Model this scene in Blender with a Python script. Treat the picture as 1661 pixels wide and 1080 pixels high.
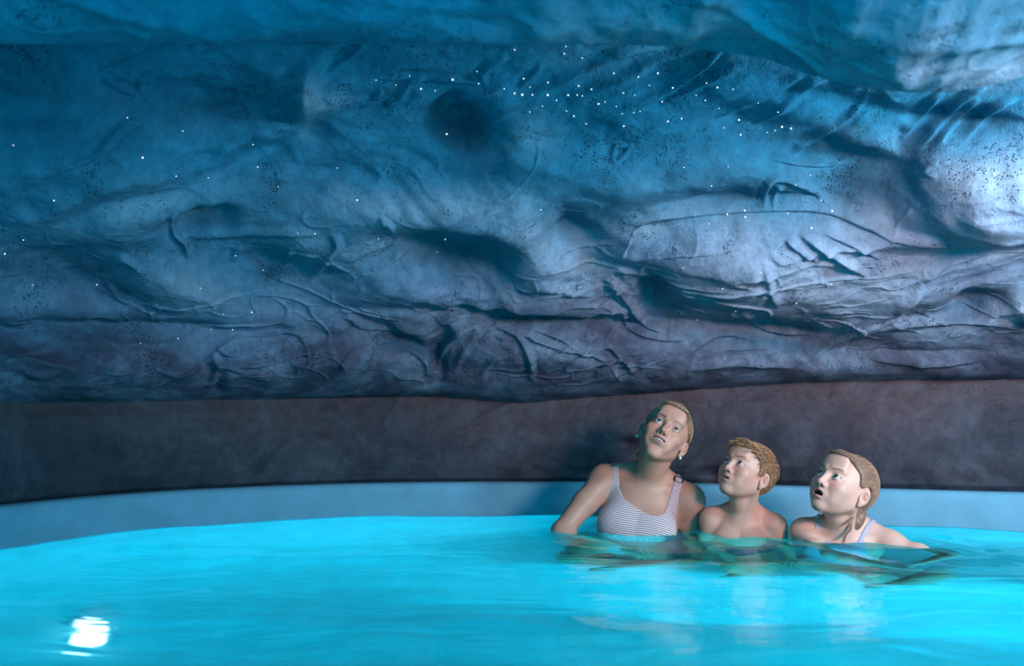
import bpy, math, random
import numpy as np
from mathutils import Vector, Matrix

for o in list(bpy.data.objects):
    bpy.data.objects.remove(o)
random.seed(7)
rng = np.random.default_rng(11)
sc = bpy.context.scene
COL = sc.collection

# ------------------------------------------------------------------ camera
F = 1400.0                     # focal length in pixels of the 1661 wide frame
H = 0.44                       # eye height above the water
PITCH = math.atan(121 / F)
cd = bpy.data.cameras.new('camera')
cam = bpy.data.objects.new('camera', cd)
COL.objects.link(cam)
cam.location = (0, 0, H)
cam.rotation_euler = (math.pi / 2 + PITCH, 0, 0)
cd.sensor_width = 36
cd.lens = F / 1661 * 36
cd.clip_start = 0.02
cd.dof.use_dof = True
cd.dof.focus_distance = 2.95
cd.dof.aperture_fstop = 2.4
sc.camera = cam

# ------------------------------------------------------------------ world, colour management
w = bpy.data.worlds.new('cave_air')
sc.world = w
w.use_nodes = True
bg = w.node_tree.nodes['Background']
bg.inputs[0].default_value = (0.10, 0.30, 0.50, 1)
bg.inputs[1].default_value = 0.09
sc.view_settings.view_transform = 'Standard'
sc.view_settings.look = 'None'
sc.view_settings.gamma = 1
sc.view_settings.use_curve_mapping = False
sc.view_settings.exposure = 0.0
sc.cycles.max_bounces = 8
sc.cycles.transparent_max_bounces = 12
sc.cycles.caustics_refractive = False
sc.cycles.caustics_reflective = False
sc.cycles.sample_clamp_indirect = 4.0

# ------------------------------------------------------------------ lights
def area(name, loc, target, sx, sy, power, col):
    l = bpy.data.lights.new(name, 'AREA')
    l.shape = 'RECTANGLE'
    l.size, l.size_y = sx, sy
    l.energy = power
    l.color = col
    o = bpy.data.objects.new(name, l)
    COL.objects.link(o)
    o.location = loc
    o.rotation_euler = (Vector(target) - Vector(loc)).to_track_quat('-Z', 'Y').to_euler()
    return o

area('underwater_lamp', (0.1, -1.2, -0.30), (0.1, 2.6, -0.36), 3.2, 0.4, 135, (0.02, 0.70, 0.88))
area('underwater_glow', (0.3, 0.3, -0.80), (0.3, 0.9, 1.4), 2.2, 1.0, 80, (0.03, 0.72, 0.90))
area('water_glow_fill', (0.0, -0.9, 0.10), (0.3, 3.0, 0.25), 2.6, 0.12, 15, (0.01, 0.62, 0.90))  # unseen fill added low behind the camera, stands in for the water's glow
area('key_lamp', (2.15, 1.5, 1.12), (0.5, 3.2, 0.95), 0.35, 0.25, 37, (0.36, 0.78, 1.0))
area('blue_lamp', (0.7, 0.5, 1.15), (0.3, 3.0, 1.4), 1.2, 0.3, 14, (0.0, 0.66, 1.0))
soft = area('soft_lamp', (1.75, 0.45, 0.95), (1.15, 3.1, 0.62), 0.6, 0.4, 20, (1.0, 0.70, 0.70))
soft.data.spread = math.radians(95)
area('side_fill', (2.35, 1.0, -0.28), (0.7, 2.9, -0.30), 0.8, 0.4, 20, (0.05, 0.72, 0.88))  # unseen underwater fills added on either side to brighten the submerged bodies
area('side_fill', (-1.9, 0.9, -0.28), (0.1, 2.9, -0.30), 0.8, 0.4, 26, (0.03, 0.72, 0.88))

# ------------------------------------------------------------------ helpers
def cam_ray(px, py):
    cp, sp = math.cos(PITCH), math.sin(PITCH)
    a, b = (px - 830.5) / F, (540 - py) / F
    return np.array([a, cp - b * sp, sp + b * cp])

def at_z(px, py, z):
    d = cam_ray(px, py)
    t = (z - H) / d[2]
    return np.array([0, 0, H]) + d * t

def at_y(px, py, y):
    d = cam_ray(px, py)
    return np.array([0, 0, H]) + d * (y / d[1])

def project(P):
    cp, sp = math.cos(PITCH), math.sin(PITCH)
    X, Y, Z = P[..., 0], P[..., 1], P[..., 2] - H
    dep = np.maximum(Y * cp + Z * sp, 1e-3)
    up = -Y * sp + Z * cp
    return 830.5 + F * X / dep, 540 - F * up / dep

def perlin(x, y, seed=0):
    r = np.random.default_rng(seed)
    perm = r.permutation(256)
    ang = r.random(256) * 2 * np.pi
    gx, gy = np.cos(ang), np.sin(ang)
    xi, yi = np.floor(x).astype(int), np.floor(y).astype(int)
    xf, yf = x - xi, y - yi
    u, v = xf**3 * (xf * (xf * 6 - 15) + 10), yf**3 * (yf * (yf * 6 - 15) + 10)
    def g(i, j):
        h = perm[(perm[(xi + i) & 255] + yi + j) & 255]
        return gx[h] * (xf - i) + gy[h] * (yf - j)
    a = g(0, 0) * (1 - u) + g(1, 0) * u
    b = g(0, 1) * (1 - u) + g(1, 1) * u
    return (a * (1 - v) + b * v) * 1.5

def fbm(x, y, n=4, seed=0):
    s, a = 0, 1.0
    for i in range(n):
        s = s + a * perlin(x * 2**i, y * 2**i, seed + i * 17)
        a *= 0.5
    return s

def smooth(a, b, x):
    t = np.clip((x - a) / (b - a), 0, 1)
    return t * t * (3 - 2 * t)

def mesh_obj(name, V, Fq, mat, parent=None, shade=True, col=None):
    me = bpy.data.meshes.new(name)
    V = np.asarray(V, dtype=np.float32)
    Fq = np.asarray(Fq, dtype=np.int32)
    k = Fq.shape[1]
    me.vertices.add(len(V)); me.vertices.foreach_set('co', V.ravel())
    me.loops.add(Fq.size); me.loops.foreach_set('vertex_index', Fq.ravel())
    me.polygons.add(len(Fq))
    me.polygons.foreach_set('loop_start', np.arange(0, Fq.size, k, dtype=np.int32))
    me.polygons.foreach_set('loop_total', np.full(len(Fq), k, dtype=np.int32))
    me.update(calc_edges=True)
    me.validate()
    if shade:
        me.polygons.foreach_set('use_smooth', np.ones(len(me.polygons), dtype=bool))
    if col is not None:
        a = me.color_attributes.new('tint', 'FLOAT_COLOR', 'POINT')
        c = np.ones((len(V), 4), dtype=np.float32); c[:, :3] = col
        a.data.foreach_set('color', c.ravel())
    me.materials.append(mat)
    o = bpy.data.objects.new(name, me)
    COL.objects.link(o)
    if parent is not None:
        o.parent = parent
        o.matrix_parent_inverse = Matrix.Translation(parent.location).inverted()
    return o

def grid_faces(nu, nv, flip=False, closed=False):
    iu = np.arange(nu if closed else nu - 1); iv = np.arange(nv - 1)
    A, B = np.meshgrid(iu, iv, indexing='ij')
    A2 = (A + 1) % nu
    q = np.stack([A * nv + B, A2 * nv + B, A2 * nv + B + 1, A * nv + B + 1], -1).reshape(-1, 4)
    return q[:, ::-1] if flip else q

def tag(o, label=None, cat=None, group=None, kind=None):
    if label: o['label'] = label
    if cat: o['category'] = cat
    if group: o['group'] = group
    if kind: o['kind'] = kind
    return o

def new_mat(name):
    m = bpy.data.materials.new(name)
    m.use_nodes = True
    nt = m.node_tree
    return m, nt, nt.nodes['Principled BSDF']

def N(nt, typ, **kw):
    n = nt.nodes.new(typ)
    for k, v in kw.items():
        if k.startswith('i_'):
            key = k[2:]
            n.inputs[int(key) if key.isdigit() else key.replace('_', ' ')].default_value = v
        else:
            setattr(n, k, v)
    return n

def ramp(nt, pts, src):
    r = nt.nodes.new('ShaderNodeValToRGB')
    e = r.color_ramp.elements
    while len(e) < len(pts): e.new(0.5)
    for el, (p, c) in zip(e, pts):
        el.position = p
        el.color = c if len(c) == 4 else (*c, 1)
    nt.links.new(src, r.inputs[0])
    return r.outputs[0]

def mixc(nt, fac, a, b, mode='MIX'):
    n = nt.nodes.new('ShaderNodeMix'); n.data_type = 'RGBA'; n.blend_type = mode
    for s, v in ((n.inputs['Factor'], fac), (n.inputs[6], a), (n.inputs[7], b)):
        if hasattr(v, 'links') or hasattr(v, 'is_output'): nt.links.new(v, s)
        elif isinstance(v, (int, float)): s.default_value = v
        else: s.default_value = (*v, 1) if len(v) == 3 else v
    return n.outputs[2]

# ------------------------------------------------------------------ materials
def mat_rock(name, stops, lighter, gravel=0.6, bump=0.5, xs=0.0, tint=False):
    m, nt, p = new_mat(name)
    L = nt.links
    tc = N(nt, 'ShaderNodeTexCoord')
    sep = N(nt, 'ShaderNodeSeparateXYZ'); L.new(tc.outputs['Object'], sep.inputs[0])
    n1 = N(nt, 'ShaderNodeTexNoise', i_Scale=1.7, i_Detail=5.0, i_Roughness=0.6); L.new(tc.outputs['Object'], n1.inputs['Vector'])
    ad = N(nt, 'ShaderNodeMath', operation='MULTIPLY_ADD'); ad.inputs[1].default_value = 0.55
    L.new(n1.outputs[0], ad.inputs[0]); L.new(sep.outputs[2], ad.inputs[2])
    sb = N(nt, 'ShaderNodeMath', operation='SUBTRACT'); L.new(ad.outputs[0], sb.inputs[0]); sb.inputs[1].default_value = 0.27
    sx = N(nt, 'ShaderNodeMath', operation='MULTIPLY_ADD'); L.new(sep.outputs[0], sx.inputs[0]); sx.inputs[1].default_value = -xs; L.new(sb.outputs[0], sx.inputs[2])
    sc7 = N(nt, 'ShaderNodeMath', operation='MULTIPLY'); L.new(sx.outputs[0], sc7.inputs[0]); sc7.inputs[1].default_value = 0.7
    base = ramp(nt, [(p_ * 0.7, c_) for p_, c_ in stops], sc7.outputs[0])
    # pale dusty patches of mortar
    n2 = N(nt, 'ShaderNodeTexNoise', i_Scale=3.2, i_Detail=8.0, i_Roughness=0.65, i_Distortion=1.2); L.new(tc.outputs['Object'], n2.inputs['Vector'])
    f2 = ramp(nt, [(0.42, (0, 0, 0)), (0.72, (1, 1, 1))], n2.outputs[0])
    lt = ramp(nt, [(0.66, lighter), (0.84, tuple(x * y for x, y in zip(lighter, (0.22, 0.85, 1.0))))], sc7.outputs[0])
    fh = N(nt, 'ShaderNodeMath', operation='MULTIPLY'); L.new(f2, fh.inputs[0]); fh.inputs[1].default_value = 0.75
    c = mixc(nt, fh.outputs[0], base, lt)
    if tint:   # pale patches over the bulges, deep blue ones over the hollows
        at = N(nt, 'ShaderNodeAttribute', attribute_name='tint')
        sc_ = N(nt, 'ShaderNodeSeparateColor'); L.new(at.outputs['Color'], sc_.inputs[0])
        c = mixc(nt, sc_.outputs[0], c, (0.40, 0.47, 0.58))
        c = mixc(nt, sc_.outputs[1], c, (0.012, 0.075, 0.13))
    # fine cloth like mottling
    n3 = N(nt, 'ShaderNodeTexNoise', i_Scale=26.0, i_Detail=6.0, i_Roughness=0.7); L.new(tc.outputs['Object'], n3.inputs['Vector'])
    f3 = ramp(nt, [(0.3, (0.72, 0.72, 0.72)), (0.7, (1.2, 1.2, 1.2))], n3.outputs[0])
    c = mixc(nt, 1.0, c, f3, 'MULTIPLY')
    # gravel pitting
    vo = N(nt, 'ShaderNodeTexVoronoi', i_Scale=120.0); L.new(tc.outputs['Object'], vo.inputs['Vector'])
    fv = ramp(nt, [(0.26, (1, 1, 1)), (0.42, (0, 0, 0))], vo.outputs[0])
    n4 = N(nt, 'ShaderNodeTexNoise', i_Scale=4.3, i_Detail=5.0, i_Roughness=0.7); L.new(tc.outputs['Object'], n4.inputs['Vector'])
    f4 = ramp(nt, [(0.50, (0, 0, 0)), (0.60, (1, 1, 1))], n4.outputs[0])
    n5 = N(nt, 'ShaderNodeTexNoise', i_Scale=40.0, i_Detail=2.0); L.new(tc.outputs['Object'], n5.inputs['Vector'])
    f5 = ramp(nt, [(0.48, (0, 0, 0)), (0.54, (1, 1, 1))], n5.outputs[0])
    g = mixc(nt, 1.0, fv, f4, 'MULTIPLY')
    g = mixc(nt, 1.0, g, f5, 'MULTIPLY')
    gm = N(nt, 'ShaderNodeMath', operation='MULTIPLY'); L.new(g, gm.inputs[0]); gm.inputs[1].default_value = gravel
    c = mixc(nt, gm.outputs[0], c, (0.03, 0.05, 0.07))
    L.new(c, p.inputs['Base Color'])
    p.inputs['Roughness'].default_value = 0.82
    p.inputs['Specular IOR Level'].default_value = 0.25
    b1 = N(nt, 'ShaderNodeBump', i_Strength=bump, i_Distance=0.012); L.new(n3.outputs[0], b1.inputs['Height'])
    b2 = N(nt, 'ShaderNodeBump', i_Strength=1.0, i_Distance=0.006); b2.invert = True
    L.new(gm.outputs[0], b2.inputs['Height']); L.new(b1.outputs[0], b2.inputs['Normal'])
    L.new(b2.outputs[0], p.inputs['Normal'])
    return m

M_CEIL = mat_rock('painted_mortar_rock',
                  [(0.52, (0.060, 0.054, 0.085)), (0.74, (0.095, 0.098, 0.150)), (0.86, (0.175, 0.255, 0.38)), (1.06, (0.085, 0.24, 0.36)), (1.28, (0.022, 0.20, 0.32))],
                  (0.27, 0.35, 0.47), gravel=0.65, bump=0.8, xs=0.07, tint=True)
M_BAND = mat_rock('dark_mortar', [(0.0, (0.030, 0.028, 0.038)), (0.30, (0.040, 0.040, 0.055)), (0.5, (0.085, 0.055, 0.062))],
                  (0.11, 0.105, 0.13), gravel=0.3, bump=0.35)

def mat_simple(name, col, rough=0.5, bump=None, spec=0.5, sss=0, attr=False, sheen=0):
    m, nt, p = new_mat(name)
    p.inputs['Roughness'].default_value = rough
    p.inputs['Specular IOR Level'].default_value = spec
    if attr:
        a = N(nt, 'ShaderNodeAttribute', attribute_name='tint')
        nt.links.new(a.outputs['Color'], p.inputs['Base Color'])
    else:
        tc = N(nt, 'ShaderNodeTexCoord')
        n = N(nt, 'ShaderNodeTexNoise', i_Scale=9.0, i_Detail=5.0)
        nt.links.new(tc.outputs['Object'], n.inputs['Vector'])
        f = ramp(nt, [(0.3, tuple(c * 0.9 for c in col)), (0.7, tuple(min(1, c * 1.08) for c in col))], n.outputs[0])
        nt.links.new(f, p.inputs['Base Color'])
    if sss:
        p.inputs['Subsurface Weight'].default_value = sss
        p.inputs['Subsurface Radius'].default_value = (1.0, 0.35, 0.2)
        p.inputs['Subsurface Scale'].default_value = 0.008
    if bump:
        tc = N(nt, 'ShaderNodeTexCoord')
        n = N(nt, 'ShaderNodeTexNoise', i_Scale=bump[0], i_Detail=4.0)
        nt.links.new(tc.outputs['Object'], n.inputs['Vector'])
        b = N(nt, 'ShaderNodeBump', i_Strength=bump[1], i_Distance=bump[2])
        nt.links.new(n.outputs[0], b.inputs['Height']); nt.links.new(b.outputs[0], p.inputs['Normal'])
    return m

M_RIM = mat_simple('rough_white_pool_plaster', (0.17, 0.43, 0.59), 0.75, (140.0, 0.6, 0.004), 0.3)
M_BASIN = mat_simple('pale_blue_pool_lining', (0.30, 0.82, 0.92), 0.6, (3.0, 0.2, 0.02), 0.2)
M_SKIN = mat_simple('skin', None, 0.48, (160.0, 0.12, 0.002), 0.45, 0.12, True)
M_HAIR = mat_simple('hair', None, 0.38, (220.0, 0.3, 0.002), 0.5, 0, True)
M_EYE = mat_simple('eye', None, 0.12, None, 0.6, 0, True)
M_TEETH = mat_simple('tooth_enamel', (0.85, 0.84, 0.80), 0.25)
M_PEARL = mat_simple('pearl', (0.92, 0.93, 0.95), 0.2)
M_BUCKLE = mat_simple('dark_buckle', (0.02, 0.015, 0.02), 0.25)
M_LILAC = mat_simple('lilac_swim_fabric', (0.44, 0.43, 0.54), 0.8, (400.0, 0.3, 0.001), 0.2)
M_SHORTS = mat_simple('navy_swim_fabric', (0.03, 0.05, 0.10), 0.8)
M_STEEL = mat_simple('lamp_ring_steel', (0.6, 0.65, 0.68), 0.3)

def mat_emit(name, col, s):
    m, nt, p = new_mat(name)
    p.inputs['Base Color'].default_value = (*col, 1)
    p.inputs['Emission Color'].default_value = (*col, 1)
    p.inputs['Emission Strength'].default_value = s
    return m
M_LENS = mat_emit('lit_lamp_lens', (1.0, 0.90, 0.92), 6.0)
M_STAR = mat_emit('lit_fibre_tip', (0.85, 0.95, 1.0), 1.6)

def mat_stripe():
    m, nt, p = new_mat('striped_swim_fabric')
    uv = N(nt, 'ShaderNodeAttribute', attribute_name='tint')
    sep = N(nt, 'ShaderNodeSeparateColor'); nt.links.new(uv.outputs['Color'], sep.inputs[0])
    mu = N(nt, 'ShaderNodeMath', operation='MULTIPLY'); nt.links.new(sep.outputs[0], mu.inputs[0]); mu.inputs[1].default_value = 1.0
    fr = N(nt, 'ShaderNodeMath', operation='FRACT'); nt.links.new(mu.outputs[0], fr.inputs[0])
    c = ramp(nt, [(0.0, (0.33, 0.13, 0.14)), (0.30, (0.36, 0.16, 0.17)), (0.42, (0.70, 0.66, 0.68)), (0.9, (0.72, 0.68, 0.70)), (1.0, (0.33, 0.13, 0.14))], fr.outputs[0])
    nt.links.new(c, p.inputs['Base Color'])
    p.inputs['Roughness'].default_value = 0.85
    return m
M_STRIPE = mat_stripe()

def mat_water():
    m, nt, p = new_mat('pool_water')
    nt.nodes.remove(p)
    out = nt.nodes['Material Output']
    L = nt.links
    tc = N(nt, 'ShaderNodeTexCoord')
    mp = N(nt, 'ShaderNodeMapping'); mp.inputs['Scale'].default_value = (1.0, 2.2, 1.0); mp.inputs['Rotation'].default_value = (0, 0, -0.12)
    L.new(tc.outputs['Object'], mp.inputs['Vector'])
    n = N(nt, 'ShaderNodeTexNoise', i_Scale=3.2, i_Detail=3.0, i_Roughness=0.45, i_Distortion=0.8); L.new(mp.outputs[0], n.inputs['Vector'])
    b = N(nt, 'ShaderNodeBump', i_Strength=0.16, i_Distance=0.05); L.new(n.outputs[0], b.inputs['Height'])
    fr = N(nt, 'ShaderNodeFresnel', i_IOR=1.33); L.new(b.outputs[0], fr.inputs['Normal'])
    fm = N(nt, 'ShaderNodeMath', operation='MULTIPLY'); L.new(fr.outputs[0], fm.inputs[0]); fm.inputs[1].default_value = 0.9
    fc = N(nt, 'ShaderNodeMath', operation='MINIMUM'); L.new(fm.outputs[0], fc.inputs[0]); fc.inputs[1].default_value = 0.26
    gl = N(nt, 'ShaderNodeBsdfGlossy'); gl.inputs['Roughness'].default_value = 0.05; L.new(b.outputs[0], gl.inputs['Normal'])
    rf = N(nt, 'ShaderNodeBsdfRefraction'); rf.inputs['IOR'].default_value = 1.33; rf.inputs['Roughness'].default_value = 0.10
    rf.inputs['Color'].default_value = (0.45, 0.95, 1.0, 1); L.new(b.outputs[0], rf.inputs['Normal'])
    tr = N(nt, 'ShaderNodeBsdfTransparent'); tr.inputs['Color'].default_value = (0.45, 0.95, 1.0, 1)
    m1 = N(nt, 'ShaderNodeMixShader'); m1.inputs[0].default_value = 0.13
    L.new(rf.outputs[0], m1.inputs[1]); L.new(tr.outputs[0], m1.inputs[2])
    m2 = N(nt, 'ShaderNodeMixShader'); L.new(fc.outputs[0], m2.inputs[0]); L.new(m1.outputs[0], m2.inputs[1]); L.new(gl.outputs[0], m2.inputs[2])
    L.new(m2.outputs[0], out.inputs['Surface'])
    return m
M_WATER = mat_water()

# ------------------------------------------------------------------ plan of the round pool
RIM_Z = 0.13
O2 = np.array([0.15, 0.9])
rp = [at_z(x, y, RIM_Z) for x, y in ((0, 824), (144, 806), (337, 794), (510, 788), (680, 784), (830, 782), (1060, 785), (1271, 790), (1460, 795), (1661, 800))]
th = [math.atan2(p[1] - O2[1], p[0] - O2[0]) for p in rp]
rr = [math.hypot(p[1] - O2[1], p[0] - O2[0]) for p in rp]
wt = [3.0] * len(th)
for a in range(-150, 15, 15):
    th.append(math.radians(a)); rr.append(2.65); wt.append(0.5)
th, rr, wt = map(np.array, (th, rr, wt))
def basis(t):
    return np.stack([np.ones_like(t)] + [f(k * t) for k in range(1, 7) for f in (np.cos, np.sin)], -1)
A_ = basis(th) * wt[:, None]
reg = np.diag([0] + [0.02 * k**2 for k in range(1, 7) for _ in (0, 1)])
CO = np.linalg.solve(A_.T @ A_ + reg, A_.T @ (rr * wt))
def Rw(t):
    return basis(np.asarray(t, dtype=float)) @ CO

def wall_pt(px, py, off):
    """distance along the view ray to the wall curve moved outward by off"""
    d = cam_ray(px, py)
    s = np.linspace(1.5, 5.5, 1600)
    q = d[None, :2] * s[:, None] - O2
    f = np.hypot(q[:, 0], q[:, 1]) - (Rw(np.arctan2(q[:, 1], q[:, 0])) + off)
    i = int(np.argmax(f > 0))
    return np.array([0, 0, H]) + d * s[i]

seam_px = [(-100, 652), (0, 650), (200, 649), (400, 645), (560, 642), (700, 641), (850, 651), (950, 643), (1050, 635), (1180, 626), (1300, 618), (1450, 615), (1661, 613), (1760, 612)]
sp_ = [wall_pt(x, y, 0.02) for x, y in seam_px]
sth = np.array([math.atan2(p[1] - O2[1], p[0] - O2[0]) for p in sp_])[::-1]
sz = np.array([p[2] for p in sp_])[::-1]
def seam_z(t):
    return np.interp(t, sth, sz)

def theta_samples(n_vis, n_side, lo=math.radians(-35), hi=math.radians(215)):
    a, b = sth[0] - 0.05, sth[-1] + 0.05
    return np.concatenate([np.linspace(lo, a, n_side, endpoint=False), np.linspace(a, b, n_vis, endpoint=False), np.linspace(b, hi, n_side)])

# ------------------------------------------------------------------ lower dark rock band
T = theta_samples(760, 50)
vv = np.linspace(0, 1, 120)
TT, VV = np.meshgrid(T, vv, indexing='ij')
zs = seam_z(TT)
offp = np.interp(VV, [0, 0.06, 0.2, 0.5, 0.8, 1.0], [0.075, 0.035, 0.012, 0.005, 0.02, 0.06])
Z = 0.125 + (zs + 0.015 - 0.125) * VV
arc = TT * 2.6
offp = offp - 0.018 * fbm(arc * 1.3, Z * 2.0, 4, 3) - 0.006 * fbm(arc * 7 + Z * 3, Z * 6, 4, 9)
rid = np.exp(-(perlin(arc * 2.2 + 1.4 * Z, Z * 3.5 + 9, 21) / 0.05)**2) * smooth(0.0, 0.3, perlin(arc * 1.2, Z * 3, 5))
offp = offp - 0.005 * rid
RR = Rw(TT) + offp
P = np.stack([O2[0] + RR * np.cos(TT), O2[1] + RR * np.sin(TT), Z], -1)
PXb, PYb = project(P)
for cx, cy, rx, ry, am in ((1018, 722, 22, 12, 0.05), (1156, 771, 20, 14, 0.05), (700, 640, 300, 20, -0.01)):  # first two dents are shaped to go dark, standing in for head shadows
    g = am * np.exp(-((PXb - cx) / rx)**2 - ((PYb - cy) / ry)**2)
    RR = RR + g
P = np.stack([O2[0] + RR * np.cos(TT), O2[1] + RR * np.sin(TT), Z], -1)
tag(mesh_obj('wall_back', P.reshape(-1, 3), grid_faces(len(T), len(vv)), M_BAND), 'dark plum brown mortar band of the cave wall above the pool rim', 'wall', kind='structure')

# ------------------------------------------------------------------ billowing rock ceiling
T = theta_samples(1050, 60)
prof = np.array([  # k, s (way in towards the middle), z, is z measured from the seam
    (0.0, -0.010, -0.035, 1), (0.5, 0.012, -0.012, 1), (1, 0.030, 0.03, 1), (2, 0.045, 0.14, 1), (3, 0.072, 0.30, 1), (4, 0.118, 0.46, 1),
    (5, 0.180, 1.12, 0), (6, 0.235, 1.34, 0), (7, 0.300, 1.50, 0), (8, 0.360, 1.40, 0), (9, 0.410, 1.225, 0), (10, 0.460, 1.26, 0),
    (11, 0.60, 1.45, 0), (12, 0.80, 1.55, 0), (13, 0.98, 1.55, 0)])
kk = np.concatenate([np.linspace(0, 1, 30, endpoint=False), np.linspace(1, 6.8, 470, endpoint=False), np.linspace(6.8, 8.2, 40, endpoint=False), np.linspace(8.2, 10.2, 90, endpoint=False), np.linspace(10.2, 13, 30)])
def hermite(x, xs, ys):
    m = np.gradient(ys, xs, axis=0)
    i = np.clip(np.searchsorted(xs, x, 'right') - 1, 0, len(xs) - 2)
    h = xs[i + 1] - xs[i]; t = (x - xs[i]) / h
    if ys.ndim > 1: h = h[:, None]; t = t[:, None]
    return (2*t**3 - 3*t**2 + 1) * ys[i] + (t**3 - 2*t**2 + t) * h * m[i] + (-2*t**3 + 3*t**2) * ys[i+1] + (t**3 - t**2) * h * m[i+1]
s_k = hermite(kk, prof[:, 0], prof[:, 1])
zrel = hermite(kk, prof[:, 0], np.where(prof[:, 3] > 0, prof[:, 2], prof[:, 2] - 0.49))
TT, SS = np.meshgrid(T, s_k, indexing='ij')
_, ZR = np.meshgrid(T, zrel, indexing='ij')
_, KK = np.meshgrid(T, kk, indexing='ij')
zseam = seam_z(TT)
Zc = ZR + 0.49 + (zseam - 0.49) * (1 - smooth(2, 7, KK))
Rb = Rw(TT) + 0.03
Xw, Yw = O2[0] + Rb * np.cos(TT), O2[1] + Rb * np.sin(TT)
Xc = Xw * (1 - 0.45 * SS)
Yc = Yw - SS * (Yw + 0.8)
P = np.stack([Xc, Yc, Zc], -1)
PX, PY = project(P)
# the near lip of the ceiling sags towards the right
lipm = smooth(7.6, 8.8, KK) * (1 - smooth(10.2, 12, KK))
PXs = PX
P[..., 2] -= lipm * (0.088 * np.exp(-((PXs - 1520) / 190.0)**2) + 0.03 * smooth(1200, 1700, PXs)) * (PXs < 4000)
P[..., 2] += lipm * 0.018 + lipm * 0.008 * perlin(PXs / 260.0, KK * 0.7, 77)

def normals(P):
    du = np.gradient(P, axis=0); dv = np.gradient(P, axis=1)
    n = np.cross(du, dv)
    n /= np.linalg.norm(n, axis=-1, keepdims=True) + 1e-9
    c = np.array([0, 0.3, 0.4]) - P
    return n * np.sign((n * c).sum(-1, keepdims=True))
Nn = normals(P)
PX, PY = project(P)
vis = (KK < 7.6)
near = (KK >= 7.6)
# surface coordinates in metres for the noise
U = TT * 2.6
Vc = np.concatenate([[0], np.cumsum(np.hypot(np.diff(s_k * 4.4), np.diff(zrel)))])
_, VM = np.meshgrid(T, Vc, indexing='ij')
D = np.zeros_like(U)
W1 = perlin(U * 0.9, VM * 1.1, 1); W2 = perlin(U * 0.9 + 40, VM * 1.1, 2)
D += 0.045 * fbm(U * 0.9 + 0.5 * W1, VM * 2.1 + 0.5 * W2, 2, 31) * smooth(0, 1.5, KK)
D += 0.020 * fbm(U * 2.3 + W1 - VM * 0.8, VM * 4.0 + W2, 3, 41) * smooth(0, 1.5, KK)

def column_shift(k0, k1, target, wgt):
    """raise or lower each column so that its lowest seen edge between k0 and k1 keeps to the wanted line"""
    global P
    cols = (kk > k0) & (kk < k1)
    px_, py_ = project(P)
    sub = py_[:, cols]
    im = np.argmax(sub, axis=1); r_ = np.arange(len(T))
    pxm, pym = px_[:, cols][r_, im], sub[r_, im]
    dep = P[..., 1][:, cols][r_, im]
    ok = (dep > 0.4)
    want = np.interp(pxm, *zip(*target))
    wx = np.where(ok, 1 - smooth(900, 1500, np.abs(pxm - 830)), 0)
    dz = np.clip((pym - want) / F * np.clip(dep, 0.4, 5), -0.25, 0.25) * wx
    ker = np.ones(9) / 9
    dz = np.convolve(np.pad(dz, 4, 'edge'), ker, 'valid')
    P[..., 2] += dz[:, None] * wgt

LIP_LINE = [(-400, 74), (0, 72), (500, 70), (800, 74), (1000, 72), (1100, 76), (1240, 94), (1320, 124), (1400, 142), (1480, 150), (1540, 149), (1610, 138), (1661, 124), (1900, 90)]
LIPW = (smooth(7.4, 8.6, KK) * (1 - smooth(10.2, 12, KK)))
SEAM_LINE = [(x, y + 4) for x, y in seam_px]
SEAMW = 1 - smooth(1.4, 3.0, KK)
P = P + Nn * D[..., None]
column_shift(8.2, 9.8, LIP_LINE, LIPW)
D = np.zeros_like(U)
PX, PY = project(P)

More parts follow.
